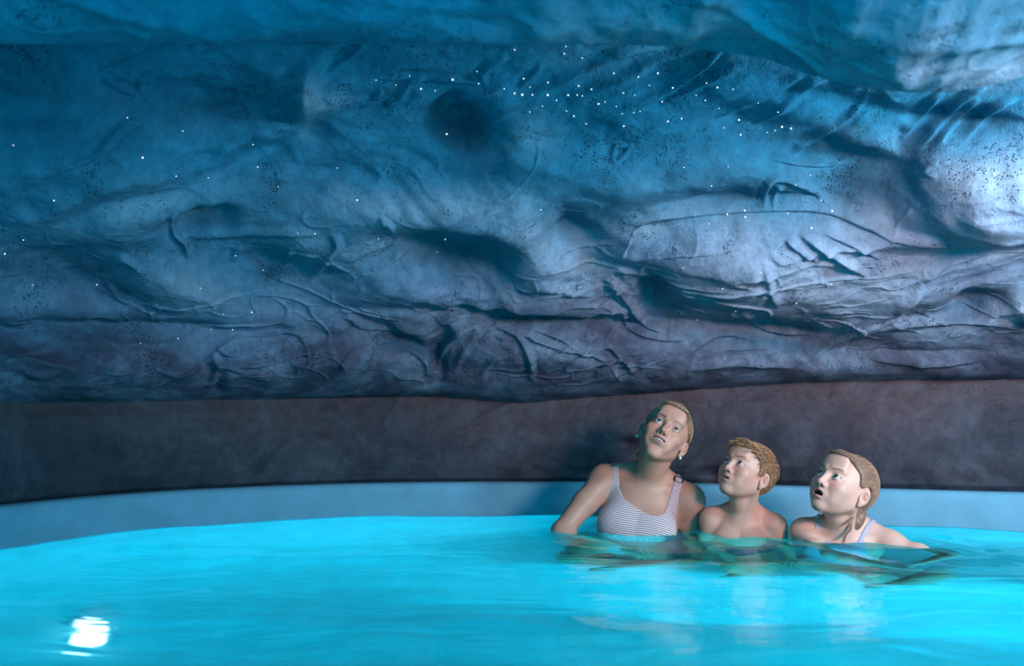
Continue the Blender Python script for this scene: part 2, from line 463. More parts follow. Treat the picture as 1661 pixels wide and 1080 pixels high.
# large forms, authored where they are seen (x, y, rx, ry, angle deg, height m)
BLOBS = [
 (1640, 292, 150, 58, -5, 0.13), (1600, 330, 170, 40, 3, 0.05), (1385, 292, 90, 40, 8, -0.13), (1470, 265, 26, 60, 20, -0.05), (1590, 212, 90, 26, 4, -0.08), (1500, 225, 60, 24, -20, -0.03),
 (1250, 430, 230, 75, 4, 0.10), (1120, 400, 160, 45, 4, 0.04), (1480, 440, 160, 50, 10, 0.045), (1062, 462, 26, 44, -20, -0.06), (1090, 510, 60, 22, 15, -0.02),
 (1260, 548, 110, 28, 8, -0.07), (1585, 492, 62, 26, -14, -0.10), (1650, 492, 50, 24, 10, 0.07), (1480, 590, 180, 28, 0, -0.05),
 (748, 412, 74, 40, 14, -0.11), (690, 340, 170, 34, 0, 0.07), (868, 405, 50, 95, -18, 0.05), (820, 345, 110, 32, 8, 0.04),
 (930, 372, 60, 34, 20, -0.07), (1190, 322, 120, 26, 8, -0.05), (1050, 300, 200, 40, 2, 0.05), (740, 205, 52, 32, 10, -0.11), (840, 205, 60, 50, 0, 0.04),
 (330, 172, 120, 34, 8, -0.06), (500, 150, 40, 60, -35, 0.05), (325, 355, 52, 18, -6, -0.09), (200, 350, 130, 34, -8, 0.06), (420, 250, 190, 34, -22, -0.05),
 (110, 440, 90, 36, 4, -0.08), (160, 480, 60, 22, 14, -0.05), (280, 455, 110, 40, 14, 0.06), (520, 400, 80, 34, 0, 0.045), (430, 425, 60, 26, 0, -0.05), (620, 455, 100, 34, -8, 0.05),
 (1215, 215, 130, 36, 14, -0.07), (60, 170, 140, 40, 0, 0.03), (120, 265, 160, 38, -6, 0.04), (560, 285, 120, 36, -14, -0.04),
 (830, 560, 140, 46, 6, 0.06), (710, 575, 16, 60, 0, -0.05), (560, 575, 130, 38, 8, 0.05), (640, 552, 60, 18, 22, -0.06), (420, 600, 160, 30, 2, 0.05), (335, 600, 22, 36, 0, -0.04),
 (110, 600, 150, 34, 2, 0.06), (60, 570, 70, 14, 20, -0.05), (1000, 580, 110, 34, 0, 0.04), (870, 512, 190, 9, 4, -0.05), (870, 490, 190, 14, 4, 0.03), (1430, 610, 200, 16, 0, 0.02),
 (1380, 180, 120, 30, 12, -0.05), (1000, 170, 120, 40, 10, 0.03), (350, 545, 250, 18, 2, -0.04), (90, 545, 160, 20, 0, -0.05),
]
fr_ = np.abs(PX - 830) < 1100
for cx, cy, rx, ry, an, am in BLOBS:
    a = math.radians(an); dx, dy = PX - cx, PY - cy
    wob = 14 * perlin(PX / 55.0 + cx, PY / 40.0, 8)
    xr, yr = dx * math.cos(a) + dy * math.sin(a) + wob, -dx * math.sin(a) + dy * math.cos(a) + wob * 0.6
    e = (xr / rx)**2 + (yr / ry)**2
    D += np.where(vis & fr_, 1.25 * am * np.exp(-e), 0)

P = P + Nn * D[..., None]
D = np.zeros_like(U)
PX, PY = project(P)
# folds pulled in the cloth: polyline of pixels, width px, height m (asymmetric crest)
def fold(pts, wd, am, taper=True):
    pts = np.array(pts, float)
    x0, x1 = pts[:, 0].min() - 5 * wd, pts[:, 0].max() + 5 * wd
    y0, y1 = pts[:, 1].min() - 5 * wd, pts[:, 1].max() + 5 * wd
    m = vis & (PX > x0) & (PX < x1) & (PY > y0) & (PY < y1)
    if not m.any(): return
    # resample as a smooth curve
    t = np.arange(len(pts)); tq = np.linspace(0, len(pts) - 1, 12 * (len(pts) - 1) + 1)
    C = hermite(tq, t.astype(float), pts) if len(pts) > 2 else np.stack([np.interp(tq, t, pts[:, i]) for i in (0, 1)], -1)
    x, y = PX[m], PY[m]
    best = np.full(x.shape, 1e9); side = np.zeros(x.shape); par = np.zeros(x.shape)
    n = len(C) - 1
    for i in range(n):
        a, b = C[i], C[i + 1]; d = b - a; L2 = d @ d + 1e-9
        h = np.clip(((x - a[0]) * d[0] + (y - a[1]) * d[1]) / L2, 0, 1)
        ex, ey = x - a[0] - d[0] * h, y - a[1] - d[1] * h
        q = ex * ex + ey * ey
        u = q < best
        best[u] = q[u]; side[u] = np.sign(d[0] * ey[u] - d[1] * ex[u]); par[u] = (i + h[u]) / n
    dist = np.sqrt(best)
    tp = np.clip(np.minimum(par, 1 - par) * 4, 0, 1)**0.6 if taper else 1.0
    ww = np.where(side > 0, wd * 0.75, wd * 1.4)
    D[m] += am * tp * (np.exp(-(dist / ww)**2) - 0.35 * np.exp(-((dist - wd * 2.0) / (wd * 1.2))**2))

FOLDS = [
 ([(545, 60), (500, 120), (480, 190), (400, 225), (300, 280), (180, 300), (60, 345), (0, 362)], 16, 0.034),
 ([(245, 84), (205, 98), (160, 115)], 4, 0.012), ([(160, 122), (200, 145), (222, 154)], 4, 0.014), ([(230, 150), (228, 134), (248, 126)], 4, 0.012),
 ([(95, 278), (150, 258), (172, 235), (200, 205), (225, 195)], 5, 0.014), ([(150, 290), (172, 262), (185, 255)], 4, 0.012),
 ([(370, 176), (383, 160), (388, 145)], 5, 0.014), ([(400, 158), (440, 142), (490, 125)], 5, 0.014), ([(420, 180), (450, 168), (488, 148)], 5, 0.014),
 ([(590, 72), (560, 95), (532, 115)], 5, 0.02), ([(540, 170), (530, 155), (545, 135), (575, 130)], 5, 0.012), ([(585, 172), (610, 160), (622, 145)], 5, 0.012),
 ([(620, 175), (648, 162), (665, 135), (690, 125)], 5, 0.014), ([(720, 172), (750, 158), (815, 152)], 6, 0.016), ([(780, 132), (790, 112), (825, 92)], 6, 0.018),
 ([(610, 128), (700, 128), (780, 135)], 4, 0.010), ([(790, 200), (830, 182), (870, 176)], 5, 0.012),
 ([(1020, 235), (1020, 240), (998, 262), (1000, 238), (1030, 240)], 4, 0.010),
 ([(865, 150), (940, 120), (1000, 90), (1080, 75)], 7, 0.018), ([(920, 165), (1010, 130), (1060, 100), (1130, 80)], 7, 0.018), ([(1010, 175), (1080, 150), (1140, 110), (1170, 80)], 6, 0.018),
 ([(1070, 170), (1130, 140), (1200, 110)], 6, 0.016), ([(1150, 190), (1230, 160), (1300, 125)], 6, 0.018), ([(1220, 200), (1265, 180), (1310, 140), (1340, 130)], 6, 0.016),
 ([(1285, 252), (1310, 230), (1370, 195), (1410, 155)], 5, 0.022), ([(880, 105), (860, 125), (840, 140)], 5, 0.012),
 ([(1490, 240), (1520, 205), (1560, 165), (1600, 140)], 6, 0.022), ([(1520, 235), (1550, 195), (1590, 160)], 6, 0.02), ([(1460, 225), (1500, 180), (1530, 150)], 6, 0.018), ([(1560, 230), (1600, 185), (1650, 160)], 6, 0.018),
 ([(1240, 330), (1245, 305), (1262, 290), (1300, 300), (1350, 330)], 5, 0.018), ([(1255, 335), (1258, 312), (1275, 305)], 4, 0.012), ([(1250, 255), (1320, 265), (1400, 258)], 6, 0.018),
 ([(1275, 385), (1290, 400), (1330, 425)], 5, 0.016), ([(1300, 380), (1330, 400), (1370, 425), (1408, 448)], 5, 0.02), ([(1335, 375), (1380, 395), (1430, 420)], 4, 0.012),
 ([(900, 410), (980, 380), (1060, 352), (1180, 338), (1320, 335), (1400, 360), (1480, 392), (1661, 400)], 9, 0.020, ),
 ([(280, 345), (282, 375), (300, 395), (305, 420)], 5, 0.018), ([(300, 385), (370, 380), (440, 378), (520, 380)], 5, 0.014), ([(375, 425), (390, 400), (420, 385)], 5, 0.014),
 ([(160, 440), (185, 425), (200, 422), (232, 446)], 5, 0.014), ([(165, 450), (190, 480), (215, 492)], 5, 0.014), ([(270, 445), (275, 425), (290, 410)], 4, 0.012),
 ([(540, 380), (545, 400), (520, 430), (500, 450)], 6, 0.018), ([(560, 425), (600, 405), (640, 390)], 5, 0.014), ([(560, 455), (620, 430), (665, 400)], 5, 0.018), ([(470, 400), (465, 425), (440, 445)], 5, 0.012),
 ([(610, 372), (625, 360), (640, 372)], 4, 0.01), ([(725, 375), (770, 355), (812, 340)], 4, 0.014), ([(615, 350), (630, 370), (640, 375)], 4, 0.01),
 ([(560, 510), (590, 530), (640, 535), (690, 545)], 6, 0.018), ([(690, 490), (740, 500), (820, 505), (930, 505)], 5, 0.016),
 ([(690, 545), (720, 520), (760, 512), (800, 520)], 5, 0.016), ([(710, 625), (715, 580), (740, 545), (780, 525)], 5, 0.020), ([(735, 615), (755, 570), (780, 540)], 5, 0.016), ([(705, 630), (690, 590), (650, 560), (600, 545)], 6, 0.020),
 ([(800, 525), (840, 545), (860, 590), (862, 630)], 5, 0.018), ([(820, 525), (880, 555), (950, 575), (1000, 560)], 5, 0.018), ([(850, 530), (900, 545), (960, 580), (1010, 600)], 5, 0.016), ([(780, 620), (800, 590), (830, 580)], 4, 0.012),
 ([(340, 605), (420, 600), (480, 580), (550, 570)], 6, 0.020), ([(490, 605), (520, 590), (545, 583)], 4, 0.012), ([(345, 580), (350, 610), (335, 635)], 6, 0.018), ([(330, 590), (380, 612), (440, 630)], 5, 0.014), ([(350, 565), (365, 580), (385, 585)], 4, 0.012),
 ([(20, 610), (60, 625), (100, 618)], 5, 0.014), ([(0, 585), (40, 580), (80, 572)], 5, 0.012), ([(250, 610), (290, 622), (330, 600)], 5, 0.012),
 ([(980, 555), (1010, 590), (1030, 620)], 5, 0.016), ([(1010, 500), (1020, 530), (1060, 550), (1110, 555)], 5, 0.016), ([(980, 450), (1015, 485), (1040, 520), (1080, 545)], 6, 0.022), ([(960, 500), (1000, 470), (990, 450)], 4, 0.012),
 ([(1100, 600), (1140, 560), (1180, 545), (1230, 560)], 6, 0.016), ([(1120, 610), (1200, 600), (1290, 605)], 6, 0.016), ([(1200, 505), (1230, 530), (1270, 545), (1320, 548)], 6, 0.016),
 ([(1360, 575), (1400, 545), (1450, 520), (1465, 505)], 6, 0.022), ([(1300, 600), (1360, 560), (1410, 525), (1480, 490), (1500, 460)], 8, 0.026), ([(1380, 560), (1450, 535), (1560, 525), (1661, 540)], 7, 0.020),
 ([(1500, 460), (1530, 430), (1560, 420), (1600, 410)], 6, 0.018), ([(1240, 420), (1250, 470), (1262, 500)], 6, 0.012), ([(1600, 520), (1630, 510), (1661, 505)], 6, 0.018), ([(1410, 590), (1500, 600), (1600, 595)], 6, 0.014),
 ([(990, 410), (1040, 420), (1080, 400)], 6, 0.012), ([(840, 470), (900, 470), (960, 480)], 6, 0.014), ([(1520, 288), (1500, 278), (1510, 268), (1540, 262)], 4, 0.01),
]
for f in FOLDS: fold(*f)

# many small pulled folds, denser low down
low = smooth(300, 560, PY)
for sd, fu, fv, wdt, am, sl in ((51, 2.4, 5.0, 0.045, 0.010, 1.2), (61, 4.2, 7.5, 0.05, 0.007, -1.0), (71, 7.0, 12.0, 0.06, 0.0045, 0.8), (81, 1.6, 3.4, 0.03, 0.012, -0.6)):
    q = perlin(U * fu + sl * VM * fu * 0.8 + 0.6 * perlin(U * 3, VM * 3, sd + 1), VM * fv, sd)
    msk = smooth(-0.05, 0.35, perlin(U * fu * 0.45 + 7, VM * fv * 0.4, sd + 2)) * (0.35 + 0.9 * low) * smooth(0.6, 1.5, KK)
    D += am * msk * np.exp(-(q / wdt)**2)
D += 0.0022 * fbm(U * 16, VM * 18, 3, 91)
# wrinkle creases on the near lip
D += np.where(near, 0.015 * fbm(U * 2.0 - VM * 2.0, VM * 2.2, 3, 15) + 0.012 * np.exp(-(perlin(U * 2.0 - VM * 3.0, VM * 2.0, 16) / 0.09)**2), 0)
P = P + Nn * D[..., None]
for _ in range(3): column_shift(8.2, 9.8, LIP_LINE, LIPW)
for _ in range(2): column_shift(0, 1.6, SEAM_LINE, SEAMW)
CEIL_P = P
# pale patches mostly on the bulges, deep blue mostly in the hollows, ragged edges
PX, PY = project(P)
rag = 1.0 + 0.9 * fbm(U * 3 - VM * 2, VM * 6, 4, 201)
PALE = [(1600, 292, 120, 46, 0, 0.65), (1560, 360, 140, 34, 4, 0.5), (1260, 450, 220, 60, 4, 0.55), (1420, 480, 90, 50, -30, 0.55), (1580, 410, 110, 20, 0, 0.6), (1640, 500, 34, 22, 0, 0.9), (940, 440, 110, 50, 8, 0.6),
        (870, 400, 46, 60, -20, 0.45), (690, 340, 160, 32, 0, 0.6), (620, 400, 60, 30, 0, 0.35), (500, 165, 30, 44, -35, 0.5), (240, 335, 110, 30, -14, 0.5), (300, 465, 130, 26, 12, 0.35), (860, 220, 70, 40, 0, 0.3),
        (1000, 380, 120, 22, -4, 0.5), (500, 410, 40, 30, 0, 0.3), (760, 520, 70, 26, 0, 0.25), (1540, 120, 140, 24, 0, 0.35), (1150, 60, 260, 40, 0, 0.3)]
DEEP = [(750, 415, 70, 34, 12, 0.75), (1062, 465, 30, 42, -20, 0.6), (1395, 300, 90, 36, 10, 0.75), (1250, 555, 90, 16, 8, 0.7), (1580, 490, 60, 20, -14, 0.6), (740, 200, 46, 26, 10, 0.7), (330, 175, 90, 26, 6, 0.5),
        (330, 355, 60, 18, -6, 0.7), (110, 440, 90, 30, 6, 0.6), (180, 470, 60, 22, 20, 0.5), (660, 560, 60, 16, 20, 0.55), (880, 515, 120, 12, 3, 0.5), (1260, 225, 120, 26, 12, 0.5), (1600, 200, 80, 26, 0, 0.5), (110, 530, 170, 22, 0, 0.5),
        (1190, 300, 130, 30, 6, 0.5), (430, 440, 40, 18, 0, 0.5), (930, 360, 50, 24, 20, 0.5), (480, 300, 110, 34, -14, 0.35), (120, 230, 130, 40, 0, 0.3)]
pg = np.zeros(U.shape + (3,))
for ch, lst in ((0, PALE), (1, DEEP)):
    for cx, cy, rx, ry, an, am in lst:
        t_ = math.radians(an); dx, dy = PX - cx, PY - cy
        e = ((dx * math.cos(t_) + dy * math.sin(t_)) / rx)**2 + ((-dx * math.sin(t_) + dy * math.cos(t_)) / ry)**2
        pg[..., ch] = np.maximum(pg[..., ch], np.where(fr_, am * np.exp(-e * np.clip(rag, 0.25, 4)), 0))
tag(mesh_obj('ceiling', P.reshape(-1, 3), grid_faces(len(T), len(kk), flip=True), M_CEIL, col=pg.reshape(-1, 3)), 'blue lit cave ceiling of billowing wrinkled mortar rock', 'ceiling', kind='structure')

# ------------------------------------------------------------------ fibre optic stars
ST1 = [(207,191),(21,235),(38,389),(53,462),(158,462),(296,214),(338,288),(418,270),(451,303),(382,415),(427,438),(325,467),(286,285),(231,256),(614,387),(709,409),(722,389),(724,217),(777,136),(817,144),(735,129),(665,124),(684,143),(707,148),(609,130),(642,137),(773,117),(579,325),(482,379),(511,379),(409,507),(378,535),(289,549),(228,556),(343,535),(362,510),(8,412),(410,234),(548,273),(86,325)]
ST2 = [(172,174),(229,188),(476,238),(523,284),(718,290),(799,334),(864,364),(737,390),(743,437),(828,431),(877,413),(600,311),(630,268),(669,283),(399,309),(362,303),(418,360),(550,385),(508,396),(487,331),(283,337),(303,330),(217,282),(260,293),(210,309),(231,309),(183,308),(117,310),(145,327),(116,268),(60,281),(38,256),(66,309),(34,308),(8,305),(60,362),(176,359),(200,377),(98,345),(241,402),(340,343),(358,368),(395,367),(365,411),(673,351),(688,415),(854,422),(904,417),(703,542),(558,541),(648,602),(755,685),(698,695),(758,702),(639,725),(894,690),(1003,650),(1040,688),(974,742),(968,567),(920,600),(557,869),(808,882),(685,937),(1036,923),(727,1010),(600,1038),(95,679),(175,151),(8,163),(1565,562),(925,985),(628,325),(330,240),(410,250),(445,276)]
stars = ST1 + [(830 + x / 2, y / 2) for x, y in ST2]
CP = CEIL_P[:, (kk > 0.8) & (kk < 7.0)].reshape(-1, 3)
cx_, cy_ = project(CP)
seed_star = None
sv = []
for i in range(5):
    for j in range(8):
        a, b = math.pi * i / 4 - math.pi / 2, 2 * math.pi * j / 8
        sv.append((math.cos(a) * math.cos(b), math.cos(a) * math.sin(b), math.sin(a)))
sv = np.array(sv).reshape(5, 8, 3).transpose(1, 0, 2).reshape(-1, 3)
for i, (x, y) in enumerate(stars):
    k = int(np.argmin((cx_ - x)**2 + (cy_ - y)**2))
    p = CP[k]
    d = np.array([0, 0, H]) - p; d /= np.linalg.norm(d)
    if seed_star is None:
        seed_star = mesh_obj('star_light', sv * 0.0030, grid_faces(8, 5, closed=True), M_STAR)
        o = seed_star
    else:
        o = seed_star.copy(); COL.objects.link(o)
    o.location = p + d * 0.002
    s = 0.45 + 0.6 * random.random()**2
    o.scale = (s, s, s)
    if x > 590 and y < 225: lb, gp = 'tiny white fibre optic star light in the dense cluster under the near ceiling lip', 'star lights clustered under the near ceiling lip'
    elif x > 900 and y > 320: lb, gp = 'tiny white fibre optic star light on the grey lilac rock bulge above the bathers', 'star lights on the lilac bulge'
    elif x < 590: lb, gp = 'tiny white fibre optic star light scattered over the dark blue rock at the left', 'star lights scattered at the left'
    else: lb, gp = 'tiny white fibre optic star light on the middle of the blue rock ceiling', 'star lights on the middle of the ceiling'
    tag(o, lb, 'star light', gp)

# ------------------------------------------------------------------ rim and basin, full circle
T = np.linspace(-math.pi, math.pi, 720, endpoint=False)
def ring(profile):
    pr = np.array(profile)
    R = Rw(T)
    V = np.stack([O2[0] + (R[:, None] + pr[None, :, 0]) * np.cos(T)[:, None], O2[1] + (R[:, None] + pr[None, :, 0]) * np.sin(T)[:, None], np.broadcast_to(pr[None, :, 1], (len(T), len(pr)))], -1).copy()
    return V
V = ring([(0.004, -0.06), (0.0, -0.030), (0.0, 0.02), (0.0, 0.085), (0.002, 0.105), (0.007, 0.118), (0.014, 0.126), (0.024, 0.130), (0.06, 0.131), (0.16, 0.131), (0.16, -0.25)])
V[:, 1:8, :2] += (0.0025 * fbm(T[:, None] * 20 + 0 * V[:, 1:8, 2], V[:, 1:8, 2] * 20, 3, 4))[..., None]
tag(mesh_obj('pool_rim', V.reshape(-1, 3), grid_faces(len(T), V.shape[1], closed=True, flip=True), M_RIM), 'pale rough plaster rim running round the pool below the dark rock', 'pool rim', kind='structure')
Ab = ring([(0.0, -0.028), (0.0, -0.12), (0.0, -0.24), (0.0, -0.40), (-0.03, -0.42), (-0.62, -0.42), (-0.66, -0.45), (-0.68, -0.90), (-0.76, -0.95), (-1.5, -0.97), (-2.4, -0.97)])
Bb = ring([(0.0, -0.028), (0.0, -0.12), (0.0, -0.24), (-0.02, -0.42), (-0.05, -0.55), (-0.11, -0.68), (-0.22, -0.80), (-0.40, -0.90), (-0.66, -0.95), (-1.5, -0.97), (-2.4, -0.97)])
bw = (1 - smooth(math.radians(84), math.radians(108), T)) * smooth(math.radians(-40), math.radians(-10), T)   # the seat ledge fades out to a coved wall
V = Ab * bw[:, None, None] + Bb * (1 - bw)[:, None, None]
Vc_ = np.concatenate([V.reshape(-1, 3)])
fq = grid_faces(len(T), V.shape[1], closed=True, flip=True)
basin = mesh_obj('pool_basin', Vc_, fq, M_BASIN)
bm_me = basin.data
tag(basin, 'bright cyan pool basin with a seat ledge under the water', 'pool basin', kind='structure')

# ------------------------------------------------------------------ water surface
gx = np.arange(-2.75, 3.05, 0.014); gy = np.arange(-1.95, 3.85, 0.014)
GX, GY = np.meshgrid(gx, gy, indexing='ij')
def wave(x, y):
    w_ = 0.010 * perlin(x * 1.1 + 0.4 * y, y * 2.0, 101) + 0.008 * perlin(x * 2.3 - 0.6 * y, y * 4.2 + 3, 102) + 0.0014 * perlin(x * 5.0 + y, y * 9.5, 103)
    for (cx, cy, am) in ((0.50, 3.15, 0.004), (0.86, 3.05, 0.003), (1.18, 2.85, 0.004)):
        r = np.hypot(x - cx, y - cy)
        w_ = w_ + am * np.cos((r - 0.2) * 42 + 2 * perlin(x * 4, y * 4, 5)) * np.exp(-((r - 0.22) / 0.22)**2)
    return w_
GZ = wave(GX, GY)
V = np.stack([GX, GY, GZ], -1).reshape(-1, 3)
fq = grid_faces(len(gx), len(gy))
cen = V[fq].mean(1)
rad = np.hypot(cen[:, 0] - O2[0], cen[:, 1] - O2[1]); ang = np.arctan2(cen[:, 1] - O2[1], cen[:, 0] - O2[0])
fq = fq[rad < Rw(ang) + 0.02]
used = np.unique(fq); remap = np.full(len(V), -1); remap[used] = np.arange(len(used))
tag(mesh_obj('pool_water', V[used], remap[fq], M_WATER), 'glowing turquoise pool water with soft ripples', 'water', kind='stuff')

# ------------------------------------------------------------------ underwater lamp seen through the water
d = cam_ray(135, 1018); d /= np.linalg.norm(d)
hit = at_z(135, 1018, 0)
n = np.array([0, 0, 1.0]); eta = 1 / 1.33; ci = -d @ n
tdir = eta * d + (eta * ci - math.sqrt(1 - eta**2 * (1 - ci * ci))) * n
ss = np.linspace(0, 3, 3000); qq = hit[None] + tdir[None] * ss[:, None]
rq = np.hypot(qq[:, 0] - O2[0], qq[:, 1] - O2[1]) - Rw(np.arctan2(qq[:, 1] - O2[1], qq[:, 0] - O2[0]))
lp = qq[int(np.argmax(qq[:, 2] < np.interp(rq, [-0.66, -0.40, -0.22, -0.11, -0.05, -0.02], [-0.95, -0.90, -0.80, -0.68, -0.55, -0.42])))] - tdir * 0.015
def lathe(name, prof_, mat, parent, n_=40):
    V_ = []
    for i in range(n_):
        a = 2 * math.pi * i / n_
        for r_, z_ in prof_: V_.append((r_ * math.cos(a), r_ * math.sin(a), z_))
    o_ = mesh_obj(name, np.array(V_), grid_faces(n_, len(prof_), closed=True), mat)
    if parent is not None: o_.parent = parent
    return o_
pl_ = bpy.data.objects.new('pool_light', None); COL.objects.link(pl_)
pl_.location = lp
pl_.rotation_euler = Vector((-tdir[0], -tdir[1], -tdir[2])).to_track_quat('Z', 'Y').to_euler()
tag(pl_, 'round white lamp glowing under the water at the lower left', 'pool light')
lathe('lens', [(0.0, 0.050), (0.02, 0.047), (0.034, 0.038), (0.043, 0.022), (0.045, -0.01)], M_LENS, pl_)
lathe('ring', [(0.045, 0.0), (0.047, 0.018), (0.060, 0.016), (0.066, 0.0), (0.066, -0.03)], M_STEEL, pl_)

# ------------------------------------------------------------------ signed distance modelling
def sph(p, c, r):
    return np.sqrt(((p - c)**2).sum(-1)) - r
def ell(p, c, r):
    r = np.asarray(r, dtype=np.float32)
    q = (p - np.asarray(c, dtype=np.float32)) / r
    k0 = np.sqrt((q * q).sum(-1)); k1 = np.sqrt(((q / r)**2).sum(-1)) + 1e-9
    return k0 * (k0 - 1) / k1
def cap(p, a, b, ra, rb):
    a = np.asarray(a, dtype=np.float32); b = np.asarray(b, dtype=np.float32)
    ba = b - a; pa = p - a
    h = np.clip((pa @ ba) / (ba @ ba + 1e-12), 0, 1)
    return np.sqrt(((pa - h[..., None] * ba)**2).sum(-1)) - (ra + (rb - ra) * h)
def smin(a, b, k):
    h = np.clip(0.5 + 0.5 * (b - a) / k, 0, 1)
    return b * (1 - h) + a * h - k * h * (1 - h)
def smax(a, b, k):
    return -smin(-a, -b, k)

def surface_nets(D, xs, ys, zs):
    ins = D < 0
    c = np.zeros(tuple(s - 1 for s in D.shape), dtype=np.uint8)
    offs = [(i, j, k) for i in (0, 1) for j in (0, 1) for k in (0, 1)]
    nx, ny, nz = D.shape
    for i, j, k in offs:
        c += ins[i:nx - 1 + i, j:ny - 1 + j, k:nz - 1 + k]
    act = (c > 0) & (c < 8)
    I = np.argwhere(act)
    idm = np.full(act.shape, -1, dtype=np.int64); idm[act] = np.arange(len(I))
    acc = np.zeros((len(I), 3)); cnt = np.zeros(len(I))
    ax = (xs, ys, zs)
    for a in range(3):
        for o in offs:
            if o[a]: continue
            o2 = list(o); o2[a] = 1
            A = D[I[:, 0] + o[0], I[:, 1] + o[1], I[:, 2] + o[2]]
            B = D[I[:, 0] + o2[0], I[:, 1] + o2[1], I[:, 2] + o2[2]]
            m = (A < 0) != (B < 0)
            t = np.where(m, A / np.where(m, A - B, 1), 0)
            for b in range(3):
                lo = ax[b][I[:, b] + o[b]]
                if b == a: lo = lo + t * (ax[b][I[:, b] + 1] - lo)
                acc[:, b] += np.where(m, lo, 0)
            cnt += m
    V = acc / cnt[:, None]
    faces = []
    for a in range(3):
        sl0 = [slice(None)] * 3; sl1 = [slice(None)] * 3
        sl0[a] = slice(0, -1); sl1[a] = slice(1, None)
        s0, s1 = ins[tuple(sl0)], ins[tuple(sl1)]
        E = np.argwhere(s0 != s1)
        b, c2 = (a + 1) % 3, (a + 2) % 3
        lim = act.shape
        ok = (E[:, b] > 0) & (E[:, c2] > 0) & (E[:, b] < lim[b]) & (E[:, c2] < lim[c2])
        E = E[ok]
        q = []
        for db, dc in ((-1, -1), (0, -1), (0, 0), (-1, 0)):
            F_ = E.copy(); F_[:, b] += db; F_[:, c2] += dc
            q.append(idm[F_[:, 0], F_[:, 1], F_[:, 2]])
        q = np.stack(q, -1)
        f = ~s0[tuple(E.T)]
        q[f] = q[f][:, ::-1]
        faces.append(q)
    return V, np.concatenate(faces)

def rot(axis, deg):
    return np.array(Matrix.Rotation(math.radians(deg), 3, axis))

def core_sdf(q):
    d = ell(q, (0, -0.016, 0.030), (0.0735, 0.093, 0.082))
    d = smin(d, ell(q, (0, 0.026, -0.022), (0.061, 0.060, 0.074)), 0.03)
    return smin(d, ell(q, (0, 0.073, 0.058), (0.045, 0.015, 0.032)), 0.036)

